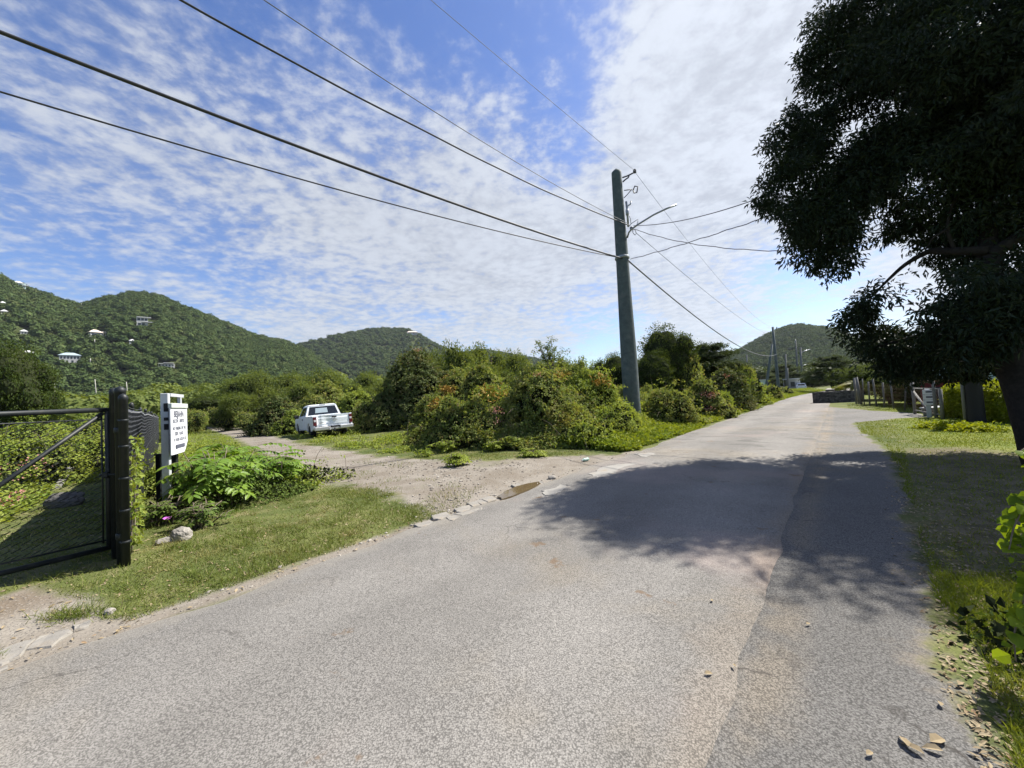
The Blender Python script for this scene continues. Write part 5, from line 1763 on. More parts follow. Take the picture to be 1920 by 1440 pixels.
VM = vine_mound
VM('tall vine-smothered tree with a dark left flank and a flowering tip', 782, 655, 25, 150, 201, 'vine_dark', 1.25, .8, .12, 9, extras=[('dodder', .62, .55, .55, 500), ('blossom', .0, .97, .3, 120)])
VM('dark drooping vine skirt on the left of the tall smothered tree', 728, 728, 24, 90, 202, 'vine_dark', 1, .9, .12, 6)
VM('sloping vine heap with orange threads right of the tall smothered tree', 862, 690, 23, 120, 203, 'vine', 1, .8, .11, 7, extras=[('dodder', -.3, .6, .4, 350)])
VM('vine mound topped by a bright orange dodder patch', 822, 742, 17.5, 110, 204, 'vine', 1, .8, .095, 6, extras=[('dodder', .1, .80, .42, 1300)])
VM('low leafy vine mound with a dark left side at the bend of the track', 868, 752, 13.3, 140, 205, 'vine', 1.1, .85, .085, 8, extras=[('blossom', .75, .55, .22, 90)])
VM('small pale vine hummock on the grass left of the low leafy mound', 792, 800, 14.2, 70, 206, 'vine', .9, .8, .085, 5)
VM('yellowish flat-topped vine bank behind the dark-holed mound', 925, 722, 16.5, 150, 207, 'vine_bright', 1, .7, .09, 8, extras=[('dodder', 0, .85, .7, 260)])
VM('rounded vine hump in the second row with a dark hollow', 905, 684, 21, 100, 208, 'vine', 1, .8, .1, 6)
VM('steep vine-draped mound with a dark cave-like hollow at its foot', 1012, 694, 13.4, 185, 209, 'vine', 1.35, .85, .085, 9, extras=[('blossom', -.7, .48, .25, 140), ('blossom', -.05, .93, .18, 60)], hole=(-.05, 0, .20, .50))
VM('tall rounded vine mound just left of the big pole', 1098, 692, 14.6, 140, 210, 'vine_bright', 1.2, .85, .085, 8, extras=[('dodder', .3, .8, .3, 120)])
VM('bright leafy vine slope at the foot of the big pole', 1140, 765, 13.2, 110, 211, 'vine_bright', 1.1, .85, .085, 7)
VM('low bright vine bank in front of the cave-like hollow on its right', 1095, 795, 11.6, 105, 212, 'vine_bright', 1.0, .7, .085, 6)
VM('greyish vine hump filling the gap behind the two tallest mounds', 1060, 690, 19, 110, 213, 'vine', 1, .8, .1, 7, extras=[('dodder', -.2, .85, .4, 350)])
VM('round vine mound with dark left face right of the big pole', 1243, 728, 16.8, 100, 214, 'vine', 1.15, .85, .09, 7)
VM('pinkish vine mound below the round dark tree', 1318, 712, 20, 75, 215, 'vine', 1.1, .85, .1, 7, extras=[('blossom', .2, .6, .4, 260), ('blossom', .15, .25, .3, 160)])
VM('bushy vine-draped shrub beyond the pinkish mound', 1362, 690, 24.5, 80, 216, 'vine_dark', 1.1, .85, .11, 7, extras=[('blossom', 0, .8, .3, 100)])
VM('low vine hummock at the roadside before the nearest distant pole', 1402, 715, 30, 60, 217, 'vine_bright', 1, .85, .13, 6)
VM('small dark-sided vine hummock further along the roadside', 1434, 722, 38, 50, 218, 'vine', 1, .85, .15, 6)
VM('last small vine hummock before the kiosk', 1464, 727, 52, 24, 219, 'vine', 1, .85, .2, 5)
VM('low pale vine bank right behind the truck tailgate', 690, 762, 24, 90, 220, 'vine', 1, .8, .11, 7, extras=[('blossom', .1, .3, .3, 60)])
VM('pale straw-coloured vine heap above the truck roof', 612, 713, 34, 100, 221, 'vine', 1, .8, .14, 7)
VM('yellow-green vine heap behind the right end of the truck', 672, 732, 30, 90, 222, 'vine_bright', 1, .8, .13, 7)
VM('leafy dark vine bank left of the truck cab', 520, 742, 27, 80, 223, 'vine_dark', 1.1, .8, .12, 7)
VM('bright weedy hump touching the truck bonnet', 552, 768, 25.5, 60, 224, 'vine_bright', 1, .8, .11, 5)

# ---- background trees: a few kinds, then copies
def tree_kind(name, blobs, n, k, rc, L, W, mat, seed, trunk, core=.72, kind='diamond', droop=.3, up=.5, shell=.35, stems=(), lump=.3):
    g = np.random.default_rng(seed)
    t = thing(name, 'prototype', 'tree')
    P, O = blob_pts(blobs, n, g, shell, lump, 2.2)
    foliage_obj('crown', clump_leaves(P, O, k, rc, L, W, g, kind, droop=droop, up=up), M[mat], t)
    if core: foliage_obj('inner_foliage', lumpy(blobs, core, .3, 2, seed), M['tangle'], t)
    b = MB()
    for s_ in trunk: b.tube(s_[0], s_[1], 8)
    b.build('trunk', M['bark'], t, True)
    EXT[t.name] = (2 * np.percentile(np.abs(P[:, 0]), 97) + rc, np.percentile(P[:, 2], 99) + rc * .5)
    return t


EXT = {}


def rblobs(g, n, w, h, zlo, r0, r1, flat=.7, top=None):
    out = []
    for i in range(n):
        a = g.uniform(0, 6.28); u = math.sqrt(g.random()) * .8
        x, y = math.cos(a) * u * w / 2, math.sin(a) * u * w / 2
        r = g.uniform(r0, r1); z = zlo + (h - zlo - r * flat) * g.random() ** .7 * (1 - .55 * u * u)
        out.append((x, y, z, r, r, r * flat))
    return out


g = np.random.default_rng(42)
def stem(h, s=1.0, n=3):
    out = []
    for i in range(n):
        a = g.uniform(0, 6.28); d = np.array([math.cos(a), math.sin(a)])
        out.append(([(0, 0, -.2), (d[0] * .15, d[1] * .15, h * .3), (d[0] * .7 * s, d[1] * .7 * s, h * .75)], [.14, .11, .04]))
    return out
K = {}
K['acacia'] = (tree_kind('thorn_tree', rblobs(g, 16, 6.6, 4.2, 1.3, .8, 1.3, .55), 950, 16, .34, .17, .075, 'acacia', 301, stem(4), .5, up=.9, lump=.5, shell=.6), 7.0, 4.3)
K['acacia2'] = (tree_kind('thorn_tree', rblobs(g, 13, 5.6, 3.6, .9, .7, 1.2, .6), 900, 16, .32, .17, .075, 'acacia', 302, stem(3.4), .5, up=.9, lump=.5, shell=.6), 6.2, 3.7)
K['evergreen'] = (tree_kind('evergreen_tree', [(0, 0, 3.0, 1.9, 1.9, 2.2)] + rblobs(g, 12, 4.4, 5.6, 1.2, .7, 1.15, .8), 1000, 18, .30, .135, .07, 'evergreen', 303, stem(4.5), .75), 5.0, 5.7)
K['layered'] = (tree_kind('layered_tree', [b_ for zz, w_ in ((2.2, 6.4), (3.4, 6.0), (4.6, 4.6), (5.5, 2.8)) for b_ in [(math.cos(a) * w_ * .28, math.sin(a) * w_ * .28, zz + g.uniform(-.2, .2), w_ * .26, w_ * .26, .42) for a in np.arange(0, 6.28, 1.05) + g.uniform(0, 1)]], 1100, 18, .30, .14, .075, 'layered', 304, stem(5.4, .5), .6, up=.9), 6.6, 6.0)
K['bush'] = (tree_kind('leafy_bush', [(0, 0, .9, 1.3, 1.3, .9)] + rblobs(g, 8, 2.9, 2.2, .4, .5, .8, .8), 650, 16, .22, .10, .07, 'vine', 305, stem(1.5, .6), .78), 3.2, 2.3)
K['brightbush'] = (tree_kind('leafy_bush', [(0, 0, .8, 1.3, 1.3, .8)] + rblobs(g, 8, 2.9, 2.0, .3, .5, .8, .75), 650, 16, .22, .10, .07, 'vine_bright', 306, stem(1.4, .6), .78), 3.2, 2.1)
USED = set()


def plant(kind, px, ytop, Y, wpx, label, group, rz=None, zoff=0.0, hmin=.6):
    proto, w0, h0 = K[kind]; w0, h0 = EXT[proto.name]
    p = at(px, ytop, Y); z0 = float(gz(p[0], p[1])) + zoff
    sx = wpx * Y / FPX / w0; sz = max((p[2] - z0) / h0, hmin * .2)
    rz = rng.uniform(0, 6.28) if rz is None else rz
    o = proto if kind not in USED else dup(proto, (0, 0, 0))
    USED.add(kind)
    o.location = (float(p[0]), float(p[1]), z0); o.rotation_euler = (0, 0, rz); o.scale = (sx, sx, sz)
    o['label'] = label
    if group: o['group'] = group
    return o


gA = 'feathery thorn trees in the thicket behind the truck'
for px, yt, Y, w_, lab in (
    (455, 694, 58, 110, 'feathery thorn tree at the left end of the thicket below the hills'), (530, 684, 60, 120, 'wide feathery thorn tree above the dark bank left of the truck'),
    (608, 684, 64, 120, 'feathery thorn tree in line above the truck cab'), (685, 688, 62, 110, 'feathery thorn tree above the truck tailgate'), (738, 692, 56, 80, 'small feathery thorn tree against the tall smothered tree'),
    (470, 722, 42, 95, 'lower thorn tree whose shaded side faces the track'), (560, 706, 46, 110, 'lower thorn tree spreading behind the straw-coloured vine heap'), (640, 704, 48, 90, 'lower thorn tree between two taller ones behind the tailgate'), (700, 712, 44, 80, 'lower thorn tree just left of the dark vine skirt')):
    plant('acacia' if (px // 10) % 2 else 'acacia2', px, yt + 13, Y, w_, lab, gA)
gB = 'feathery trees behind the vine mounds'
for px, yt, Y, w_, lab in ((845, 650, 38, 120, 'olive feathery tree rising right of the tall smothered tree'), (905, 652, 41, 130, 'broad olive feathery tree in the middle of the back row'), (965, 664, 39, 110, 'olive feathery tree left of the spindly treetop'), (1040, 674, 36, 90, 'olive feathery tree below the spindly treetop'), (1095, 676, 34, 90, 'olive feathery tree with orange tints left of the big pole'), (880, 684, 29, 100, 'nearer olive tree between two vine humps'), (975, 690, 27, 90, 'nearer olive tree behind the steep draped mound')):
    plant('acacia2' if (px // 5) % 2 else 'acacia', px, yt, Y, w_, lab, gB)
plant('evergreen', 1150, 664, 27, 62, 'small dark evergreen directly behind the big pole', None)
plant('evergreen', 1240, 614, 24, 92, 'tall dark evergreen with ragged top right of the big pole', None, 1.0)
plant('evergreen', 1225, 660, 22.5, 70, 'shorter dark evergreen in front of the tall ragged one', None, 2.2)
plant('layered', 1330, 644, 30, 110, 'broad dark round-topped tree between the ragged evergreen and the distant poles', None, .4)
plant('evergreen', 1310, 652, 31, 80, 'dark evergreen filling the left of the round-topped tree', None, 4.0)
plant('bush', 1283, 672, 24, 60, 'light green sprouting bush between the two dark trees', None)
plant('bush', 1388, 684, 32, 44, 'mid green bush at the right shoulder of the round-topped tree', None)
plant('brightbush', 1345, 735, 21, 50, 'bright low bush on the verge under the pinkish mound', None)
plant('layered', 1468, 684, 84, 66, 'dark flat-layered tree behind the distant poles', 'dark layered trees at the far bend')
plant('layered', 1428, 698, 80, 60, 'dark flat-layered tree left of the leaning brace pole', 'dark layered trees at the far bend')
plant('layered', 1556, 668, 56, 84, 'dark flat-layered tree right of the road end before the round hill', 'dark layered trees at the far bend')
plant('evergreen', 1618, 684, 40, 90, 'dark evergreen between the palm and the overhanging tree', None)
plant('evergreen', 1520, 706, 90, 40, 'little green tree closing the end of the road', None)
plant('bush', 1535, 718, 100, 46, 'low dull bush closing the end of the road beside the wall', None)
plant('brightbush', 1568, 724, 31, 26, 'small round yellow-green bush behind the stone wall', None)
gC = 'dark shrubs behind the wire fence'
for px, yt, Y, w_, kd, lab in ((1664, 700, 23, 70, 'evergreen', 'dark shrub at the left end of the wire fence by the palm'), (1700, 698, 21, 80, 'evergreen', 'dark shrub behind the middle of the wire fence'), (1738, 696, 19.5, 90, 'evergreen', 'dark shrub right behind the farm gate'), (1665, 676, 28, 110, 'evergreen', 'dark evergreen above the middle of the wire fence'), (1760, 672, 25, 110, 'evergreen', 'dark evergreen above the farm gate'), (1850, 660, 24, 120, 'evergreen', 'dark evergreen behind the clipped hedge and black pole')):
    plant(kd, px, yt, Y, w_, lab, gC)
plant('evergreen', 22, 642, 28, 95, 'dark evergreen standing at the left edge below the houses', None, .3)
plant('evergreen', -30, 668, 27, 80, 'dark evergreen cut by the left edge of the view', None, 1.8)
gD = 'low green trees across the valley floor'
for px, yt, Y, w_, lab in ((60, 742, 58, 130, 'flat pale green tree crown at the far left of the valley'), (135, 744, 66, 120, 'flat pale green tree crown behind the middle of the gate'), (195, 742, 74, 90, 'flat green tree crown behind the gate posts'), (262, 750, 60, 60, 'small tree crown where the wire fence ends'), (320, 728, 90, 110, 'green tree crown behind the notice board'), (405, 718, 95, 100, 'green tree crown beyond the far end of the dirt track')):
    plant('acacia' if (px // 5) % 2 else 'acacia2', px, yt, Y, w_, lab, gD)
plant('evergreen', 383, 740, 50, 62, 'dark rounded tree beside the far end of the dirt track', None, .9)
plant('bush', 425, 764, 42, 66, 'grey-green bush bordering the far end of the dirt track', None)
plant('bush', 352, 768, 36, 56, 'pale bush just right of the notice board', None)
plant('bush', 476, 772, 33, 60, 'olive bush on the right side of the dirt track', None)
plant('brightbush', 288, 778, 24, 40, 'bright bush poking up behind the wire fence end', None)

# valley woods: too many to count
g = np.random.default_rng(9)
az = g.uniform(azp(-200), azp(1250), 2900); r = np.sqrt(g.uniform(75 ** 2, 300 ** 2, 2900))
P = np.stack([np.sin(az) * r, np.cos(az) * r, np.zeros(2900)], -1)
s_, t_ = st(P[:, 0], P[:, 1])
P = P[t_ < -12]
P[:, 2] = gz(P[:, 0], P[:, 1])
scatter_tufts('valley_woods', P, 4.5, 8.5, M['acacia'], g, n=330, s=.075)
az = g.uniform(azp(1300), azp(1900), 900); r = np.sqrt(g.uniform(95 ** 2, 380 ** 2, 900))
P = np.stack([np.sin(az) * r, np.cos(az) * r, np.zeros(900)], -1); s_, t_ = st(P[:, 0], P[:, 1])
P = P[(np.abs(t_ - road_bend(s_) + 2) > 9) | (s_ > 190)]
scatter_tufts('distant_woods', P, 4.0, 7.5, M['layered'], g, n=260, s=.085)

# spindly treetop on the skyline
tp_ = at(1034, 636, 33); z0 = float(gz(tp_[0], tp_[1])); h = tp_[2] - z0
t = thing('spindly_tree', 'spindly pale treetop sticking up above the back row', 'tree', (tp_[0], tp_[1], z0), frame_az(tp_))
b = MB(); g = np.random.default_rng(55); tips = []
for i in range(9):
    a = g.uniform(-1, 1); q = [(0, 0, h * .2), (a * .3, g.uniform(-.2, .2), h * .6), (a * 1.3, g.uniform(-.5, .5), h * g.uniform(.80, 1.0) - abs(a) * .35)]
    b.tube(q, [.06, .04, .015], 6); tips.append(q[-1]); tips.append([(q[1][k_] + q[2][k_]) / 2 for k_ in range(3)])
b.build('trunk', M['twig'], t, True)
tips = np.array(tips); P = np.repeat(tips, 12, 0) + g.normal(size=(len(tips) * 12, 3)) * np.array([.22, .22, .14])
foliage_obj('crown', clump_leaves(P, rdir(len(P), g), 8, .12, .13, .07, g), M['acacia'], t)

# palm
pp_ = at(1614, 750, 28.2); pp_[2] = 0
t = thing('palm_tree', 'young coconut palm with arching fronds behind the stone wall', 'palm', pp_, frame_az(pp_))
MB().tube([(0, 0, -.1), (.05, 0, .7), (.0, 0, 1.3)], [.16, .14, .10], 10).build('trunk', M['plank'], t, True)
g = np.random.default_rng(64)
for i in range(11):
    a = i * 2.4 + g.uniform(-.2, .2); d = np.array([math.cos(a), math.sin(a), 0]); up0 = g.uniform(.8, 1.7); L_ = g.uniform(1.3, 1.9)
    u = np.linspace(0, 1, 12)
    C_ = np.array([0, 0, 1.25]) + d * (u * L_)[:, None] * .95 + np.array([0, 0, 1.0]) * (up0 * u - (up0 + .5) * u ** 2)[:, None] * .9
    tan = unit(np.gradient(C_, axis=0)); side = unit(np.cross(tan, [0, 0, 1]))
    uu = np.repeat(np.linspace(.12, 1, 34), 2); sg_ = np.tile([-1, 1], 34)
    Q = np.stack([np.interp(uu, u, C_[:, k_]) for k_ in range(3)], -1); tn = np.stack([np.interp(uu, u, tan[:, k_]) for k_ in range(3)], -1); sd = np.stack([np.interp(uu, u, side[:, k_]) for k_ in range(3)], -1)
    T_ = unit(sd * sg_[:, None] * .8 + tn * .5 + np.array([0, 0, -.55])); 
    V, F = leaf_geo(Q, T_, unit(np.cross(T_, tn)), .55 * (1 - .6 * uu ** 2), .045, 'blade', .1, .25)
    b = MB().tube(C_, np.linspace(.025, .006, 12), 5); b.add(V, [F])
    b.build('frond', M['palm'], t)

# clipped hedge: broken by the dark pole
def hedge(label, pxs, ytop, Y0, Y1, seed, deepz=1.6):
    g = np.random.default_rng(seed)
    a, b_ = at(pxs[0], ytop[0], Y0), at(pxs[1], ytop[1], Y1)
    L_ = np.linalg.norm((b_ - a)[:2]); d = (b_ - a)[:2] / L_; n2 = np.array([-d[1], d[0]])
    if n2 @ a[:2] < 0: n2 = -n2
    h = (a[2] + b_[2]) / 2
    t = thing('clipped_hedge', label, 'hedge', (a[0], a[1], 0), 0)
    n = int(L_ * 1000)
    u = g.uniform(-.05, L_ + .05, n); face = g.random(n)
    topf = face < .42
    v = np.where(topf, g.uniform(0, deepz, n), g.normal(size=n) * .07); z = np.where(topf, h + g.normal(size=n) * .06, g.uniform(.02, h, n))
    lump = (fbm2(u * 1.5, z * 1.5 + v, 6, 3) - .5)
    v = v + np.where(topf, 0, lump * .35); z = z + np.where(topf, lump * .22, 0)
    P = np.stack([d[0] * u + n2[0] * v, d[1] * u + n2[1] * v, z], -1)
    O = np.where(topf[:, None], np.array([0, 0, 1.0]), np.array([-n2[0], -n2[1], .35]))
    foliage_obj('foliage', clump_leaves(P, unit(O), 7, .10, .085, .055, g, up=.4), M['hedge'], t)
    cc = np.array([d[0] * L_ / 2 + n2[0] * deepz / 2, d[1] * L_ / 2 + n2[1] * deepz / 2, h / 2 - .12])
    MB().box(cc, (L_ - .3, deepz - .6, h - .3), math.atan2(d[1], d[0]), bev=.05).build('dark_gap_fill', M['tangle'], t)  # solid dark box added inside so gaps between hedge leaves look shaded
hedge('bright yellow-green clipped hedge left of and behind the black pole', (1772, 1895), (728, 722), 14.2, 11.5, 71)
# low cover at the hedge foot
for px, py, w_, lab in ((1778, 803, 60, 'pale low creeper patch at the foot of the black pole'), (1822, 808, 55, 'low creeper patch on the lawn in front of the hedge')):
    p = GG(px, py); g = np.random.default_rng(px)
    t = thing('creeper_patch', lab, 'plant', p, frame_az(p))
    n = 260; Q = np.stack([g.normal(size=n) * w_ / 2.6 * p[1] / FPX, g.normal(size=n) * .22, g.random(n) * .14], -1)
    foliage_obj('leaves', clump_leaves(Q, np.tile([0, 0, 1.0], (n, 1)), 6, .07, .08, .06, g, up=.8), M['hedge'], t)


# ------------------------------------------------------------------ foreground plants
def pinnate_plant(label, px, py, hgt, spread, nst, seed, mat='broad', leaf=(.10, .045), name='broad_leaved_plant', npair=6, flen=.42, dirs=None):
    g = np.random.default_rng(seed)
    p = GG(px, py); t = thing(name, label, 'plant', p, frame_az(p))
    b = MB(); VV_, FF_ = [], []
    for i in range(nst):
        a = g.uniform(0, 6.28); lean = g.uniform(.1, 1) * spread; hh = hgt * g.uniform(.45, 1.0)
        base = np.array([g.normal() * spread * .22, g.normal() * spread * .2, 0]); tip = base + np.array([math.cos(a) * lean, math.sin(a) * lean * .7, hh])
        mid = (base + tip) / 2 + np.array([0, 0, hh * .12])
        b.tube([base, mid, tip], [.010, .008, .005], 5)
        for f in range(g.integers(4, 7)):
            u = g.uniform(.35, 1.0); o_ = base * (1 - u) ** 2 + 2 * u * (1 - u) * mid + u * u * tip
            aa = g.uniform(0, 6.28); fl_ = flen * g.uniform(.65, 1.15)
            d = unit(np.array([math.cos(aa), math.sin(aa), g.uniform(.1, .6)]))
            uu = np.linspace(0, 1, 8); C_ = o_ + d * (uu * fl_)[:, None] + np.array([0, 0, -1]) * (uu ** 2 * fl_ * .40)[:, None]
            b.tube(C_, np.linspace(.004, .0018, 8), 4, cap=False)
            tan = unit(np.gradient(C_, axis=0)); side = unit(np.cross(tan, [0, 0, 1])); upv = np.cross(side, tan)
            q = np.repeat(np.linspace(.18, .97, npair), 2); sg_ = np.tile([-1, 1], npair)
            I = lambda A_: np.stack([np.interp(q, uu, A_[:, k_]) for k_ in range(3)], -1)
            Q, tn, sd, un = I(C_), I(tan), I(side), I(upv)
            Q = np.r_[Q, C_[-1:]]; T_ = np.r_[unit(sd * sg_[:, None] + tn * .45 + un * -.15), tan[-1:]]; N_ = np.r_[un, upv[-1:]] + g.normal(size=(len(Q), 3)) * .25
            L_ = leaf[0] * g.uniform(.75, 1.15, len(Q))
            V, F = leaf_geo(Q, T_, unit(N_), L_, L_ * leaf[1] / leaf[0], 'oval', .08, .22)
            VV_.append((V, F))
    foliage_obj('leaves', cat_geo(VV_), M[mat], t)
    b.build('stems', M['twig'], t, True)
    return t


pinnate_plant('lush bright plant with drooping paired leaflets right of the notice board', 405, 955, 1.0, .62, 20, 81, leaf=(.145, .062), flen=.5)
pinnate_plant('leafy plant with paired leaflets leaning over the edge of the dirt track', 500, 922, .72, .55, 16, 82, leaf=(.13, .056), flen=.46)
pinnate_plant('taller paired-leaf plant behind the lush one beside the track', 445, 908, .95, .55, 16, 83, leaf=(.145, .062), flen=.5)
pinnate_plant('small paired-leaf plant hugging the foot of the white sign post', 372, 990, .36, .42, 12, 84, 'weed_shaded', (.055, .030), npair=5, flen=.22)
pinnate_plant('low scrambling weed between the fence and the white sign post', 290, 985, .40, .40, 12, 85, 'weed_shaded', (.055, .030), npair=5, flen=.22)
pinnate_plant('green sprout with paired leaflets at the far edge of the plant clump', 545, 908, .52, .28, 7, 86, leaf=(.13, .056), flen=.4)
VM('low tangled undergrowth below the lush paired-leaf plants', 435, 902, 6.6, 200, 87, 'weed_shaded', 1.5, .5, .055, 7, group=None, name='tangled_undergrowth')
VM('tangled undergrowth behind the white sign post along the wire fence', 292, 880, 7.6, 70, 88, 'vine_bright', 1.2, 1.0, .06, 6, group=None, name='tangled_undergrowth')
VM('leafy vines swallowing the far stretch of the wire fence', 274, 842, 13.5, 22, 89, 'vine_bright', 1, 2.2, .07, 6, group=None, name='tangled_undergrowth')
VM('grassy green hump bordering the near left edge of the dirt track', 600, 880, 8.2, 90, 90, 'vine_bright', .8, .7, .06, 5, group=None, name='tangled_undergrowth')
for px, yt, Y, w_, sd_, lab in ((20, 826, 9.4, 190, 121, 'yellow-green vine heap behind the gate near the left edge'), (100, 812, 12.5, 150, 122, 'taller vine heap behind the middle of the gate'), (165, 822, 12.0, 80, 123, 'vine heap behind the gate beside its upper corner'), (-60, 812, 10.5, 200, 124, 'vine heap behind the gate cut off by the left edge'), (55, 792, 17, 140, 125, 'pale vine heap far behind the gate on the left'), (140, 790, 19, 110, 126, 'pale vine heap far behind the gate by the posts')):
    VM(lab, px, yt, Y, w_, sd_, 'vine_bright', .9, .9, .09, 7, group='vine heaps behind the gate', extras=[('blossom', .1, .5, .5, 160)] if sd_ in (121, 122, 125) else ())
# vine on the fence post
g = np.random.default_rng(19)
u = g.uniform(.35, 2.2, 90); z = g.uniform(.05, 1.35, 90); out = -nrm2
P = np.stack([F0[0] + FDIR[0] * u + out[0] * .05, F0[1] + FDIR[1] * u + out[1] * .05, z], -1)
b = MB()
for i in range(7):
    uu = g.uniform(.3, 2.0); z1 = g.uniform(.6, 1.35)
    zz = np.linspace(0, z1, 9); xx = uu + np.cumsum(g.normal(size=9) * .05)
    C_ = np.stack([F0[0] + FDIR[0] * xx + out[0] * .02, F0[1] + FDIR[1] * xx + out[1] * .02, zz], -1); b.tube(C_, .004, 4); P = np.r_[P, C_[1:] + g.normal(size=(8, 3)) * .02]
vn = thing('climbing_vine', 'thin yellow-green vine climbing the near end of the wire fence', 'vine', (F0[0], F0[1], 0))
P = P - np.array([F0[0], F0[1], 0])
foliage_obj('leaves', clump_leaves(P, np.tile([out[0], out[1], .3], (len(P), 1)), 3, .035, .055, .045, g, 'diamond'), M['vine_bright'], vn)
o = b.build('stems', M['twig'], vn); o.location = (-F0[0], -F0[1], 0)
# single mauve flower
pf = GG(320, 986); g = np.random.default_rng(3)
t = thing('mauve_flower', 'single mauve flower at the foot of the white sign post', 'flower', pf)
a = np.arange(6) * 1.047; T_ = np.stack([np.cos(a), np.sin(a), np.full(6, .5)], -1)
hz = .11
foliage_obj('petals', leaf_geo(np.tile([0, -.05, hz], (6, 1)), T_, np.tile([0, -.6, .8], (6, 1)), .055, .05, 'oval', .05, .1), M['flowermauve'], t)
MB().tube([(0, 0, 0), (.01, -.03, hz * .6), (0, -.05, hz)], .004, 5).build('stem', M['weed'], t)
for px, py, lab, s_ in ((860, 872, 'leafy weed clump on the verge below the low leafy mound', .30), (985, 842, 'weedy sprouts in front of the steep draped mound', .42), (1025, 812, 'upright broad weed at the mouth of the cave-like hollow', .6), (1262, 765, 'glossy pale-leaved seedling right of the big pole', .75), (925, 846, 'low weed patch between two mounds at the track edge', .36), (1000, 856, 'dark low weed at the junction of verge and dirt', .2), (832, 848, 'pale glossy weed at the corner of the low leafy mound', .34)):
    pinnate_plant(lab, px, py, s_, s_ * .9, 11, px, 'broad' if s_ > .5 else 'weed', (.085, .05), 'roadside_weed', 4, .26)

# hanging creeper and shrub at the right edge, close to the camera
def creeper(label, paths, seed, leaf=.06, name='heart_leaved_creeper'):
    g = np.random.default_rng(seed)
    org = at(*paths[0][0]); org = np.array([org[0], org[1], 0.0])
    t = thing(name, label, 'vine', org)
    b = MB(); ge = []
    for pth in paths:
        C_ = np.array([at(*q) for q in pth]); tt_ = np.linspace(0, 1, len(C_)); tf = np.linspace(0, 1, 26)
        C_ = np.stack([np.interp(tf, tt_, C_[:, k_]) for k_ in range(3)], -1) - org
        for _ in range(3): C_[1:-1] = (C_[:-2] + 2 * C_[1:-1] + C_[2:]) / 4
        b.tube(C_, .0035, 5)
        ln = np.linalg.norm(np.diff(C_, axis=0), axis=1).sum(); n = int(ln / .020)
        q = g.random(n); Q = np.stack([np.interp(q, tf, C_[:, k_]) for k_ in range(3)], -1)
        T_ = unit(rdir(n, g) * .8 + np.array([-.35, -.25, -.75])); N_ = unit(rdir(n, g) * .5 + np.array([-.3, -.55, .55]))
        Q = Q + T_ * .02
        s = leaf * g.uniform(.55, 1.25, n)
        # heart-shaped outline: two lobes and a tip
        for nn in (0,):
            V, F = leaf_geo(Q, T_, N_, s, s * .95, 'oval', .10, .25); ge.append((V, F))
    foliage_obj('leaves', cat_geo(ge), M['creeper'], t)
    b.build('stems', M['twig'], t, True)
    return t
creeper('sunlit heart-leaved creeper trailing down at the right edge', [[(1990, 820, 2.1), (1945, 870, 2.1), (1908, 950, 2.1), (1895, 1010, 2.1)], [(2000, 880, 2.0), (1930, 930, 2.05), (1900, 990, 2.05), (1890, 1040, 2.05)], [(1990, 930, 2.1), (1920, 985, 2.1), (1905, 1030, 2.05)], [(1975, 800, 2.2), (1930, 835, 2.2), (1908, 850, 2.2)], [(1960, 1080, 1.95), (1925, 1120, 1.95), (1900, 1190, 1.95), (1905, 1240, 1.95)], [(1970, 1040, 2.0), (1930, 1080, 2.0), (1918, 1130, 1.98)]], 91)
VM('dark leafy undergrowth in the lower right corner under the creeper', 2010, 1190, 2.1, 200, 92, 'weed_shaded', 1.0, .9, .05, 6, group=None, name='undergrowth_plant')

VM('leafy roadside bush carrying the creeper just beyond the right edge', 2290, 640, 2.3, 380, 94, 'vine_bright', 1.0, 1.1, .06, 8, group=None, name='roadside_bush')

# ------------------------------------------------------------------ grass, weeds, litter (nobody could count these)
def polar(n, a0, a1, r0, r1, g):
    a = g.uniform(a0, a1, n); r = r0 * (r1 / r0) ** g.random(n)
    return np.sin(a) * r, np.cos(a) * r, r


def ground_blades(name, x, y, h, w, mat, g, lean=.5, bend=.5):
    n = len(x); z = gz(x, y)
    T_ = unit(np.stack([g.normal(size=n) * lean, g.normal(size=n) * lean, np.ones(n)], -1))
    N_ = rdir(n, g); N_[:, 2] *= .2
    V, F = leaf_geo(np.stack([x, y, z - .005], -1), T_, unit(N_), h, w, 'blade', 0, bend)
    return tag(link(name, mesh_from(name, V, [F], M[mat])), kind='stuff')


g = np.random.default_rng(500)
# left verge and the ground round the gate
x, y, r = polar(340000, azp(-60), azp(1330), 2.6, 26, g)
tr_, so_, sh_, ba_ = masks(x, y); s_, t_ = st(x, y)
tn = fbm2(x * .9, y * .9, 44, 4)
keep = (t_ < TL - .03 - .5 * np.clip(tn - .45, 0, 1)) & (tr_ < -.05 + (tn - .5) * .9) & (so_ < .06 + (tn - .5) * .4) & (g.random(len(x)) < .25 + 1.5 * np.clip(tn - .25, 0, 1))
keep |= (t_ < TL - .1) & (tr_ > 0) & (tr_ < 1.2) & (tn > .66) & (g.random(len(x)) < .2)
x, y, r, tn = x[keep], y[keep], r[keep], tn[keep]
hgt = (.022 + .05 * np.clip((tn - .35) * 2.2, 0, 1) ** 1.4) * g.uniform(.4, 1.5, len(x))
ground_blades('verge_grass', x, y, hgt, np.clip(.0035 + r * .00045, .004, .014), 'grass', g, .55, .6)
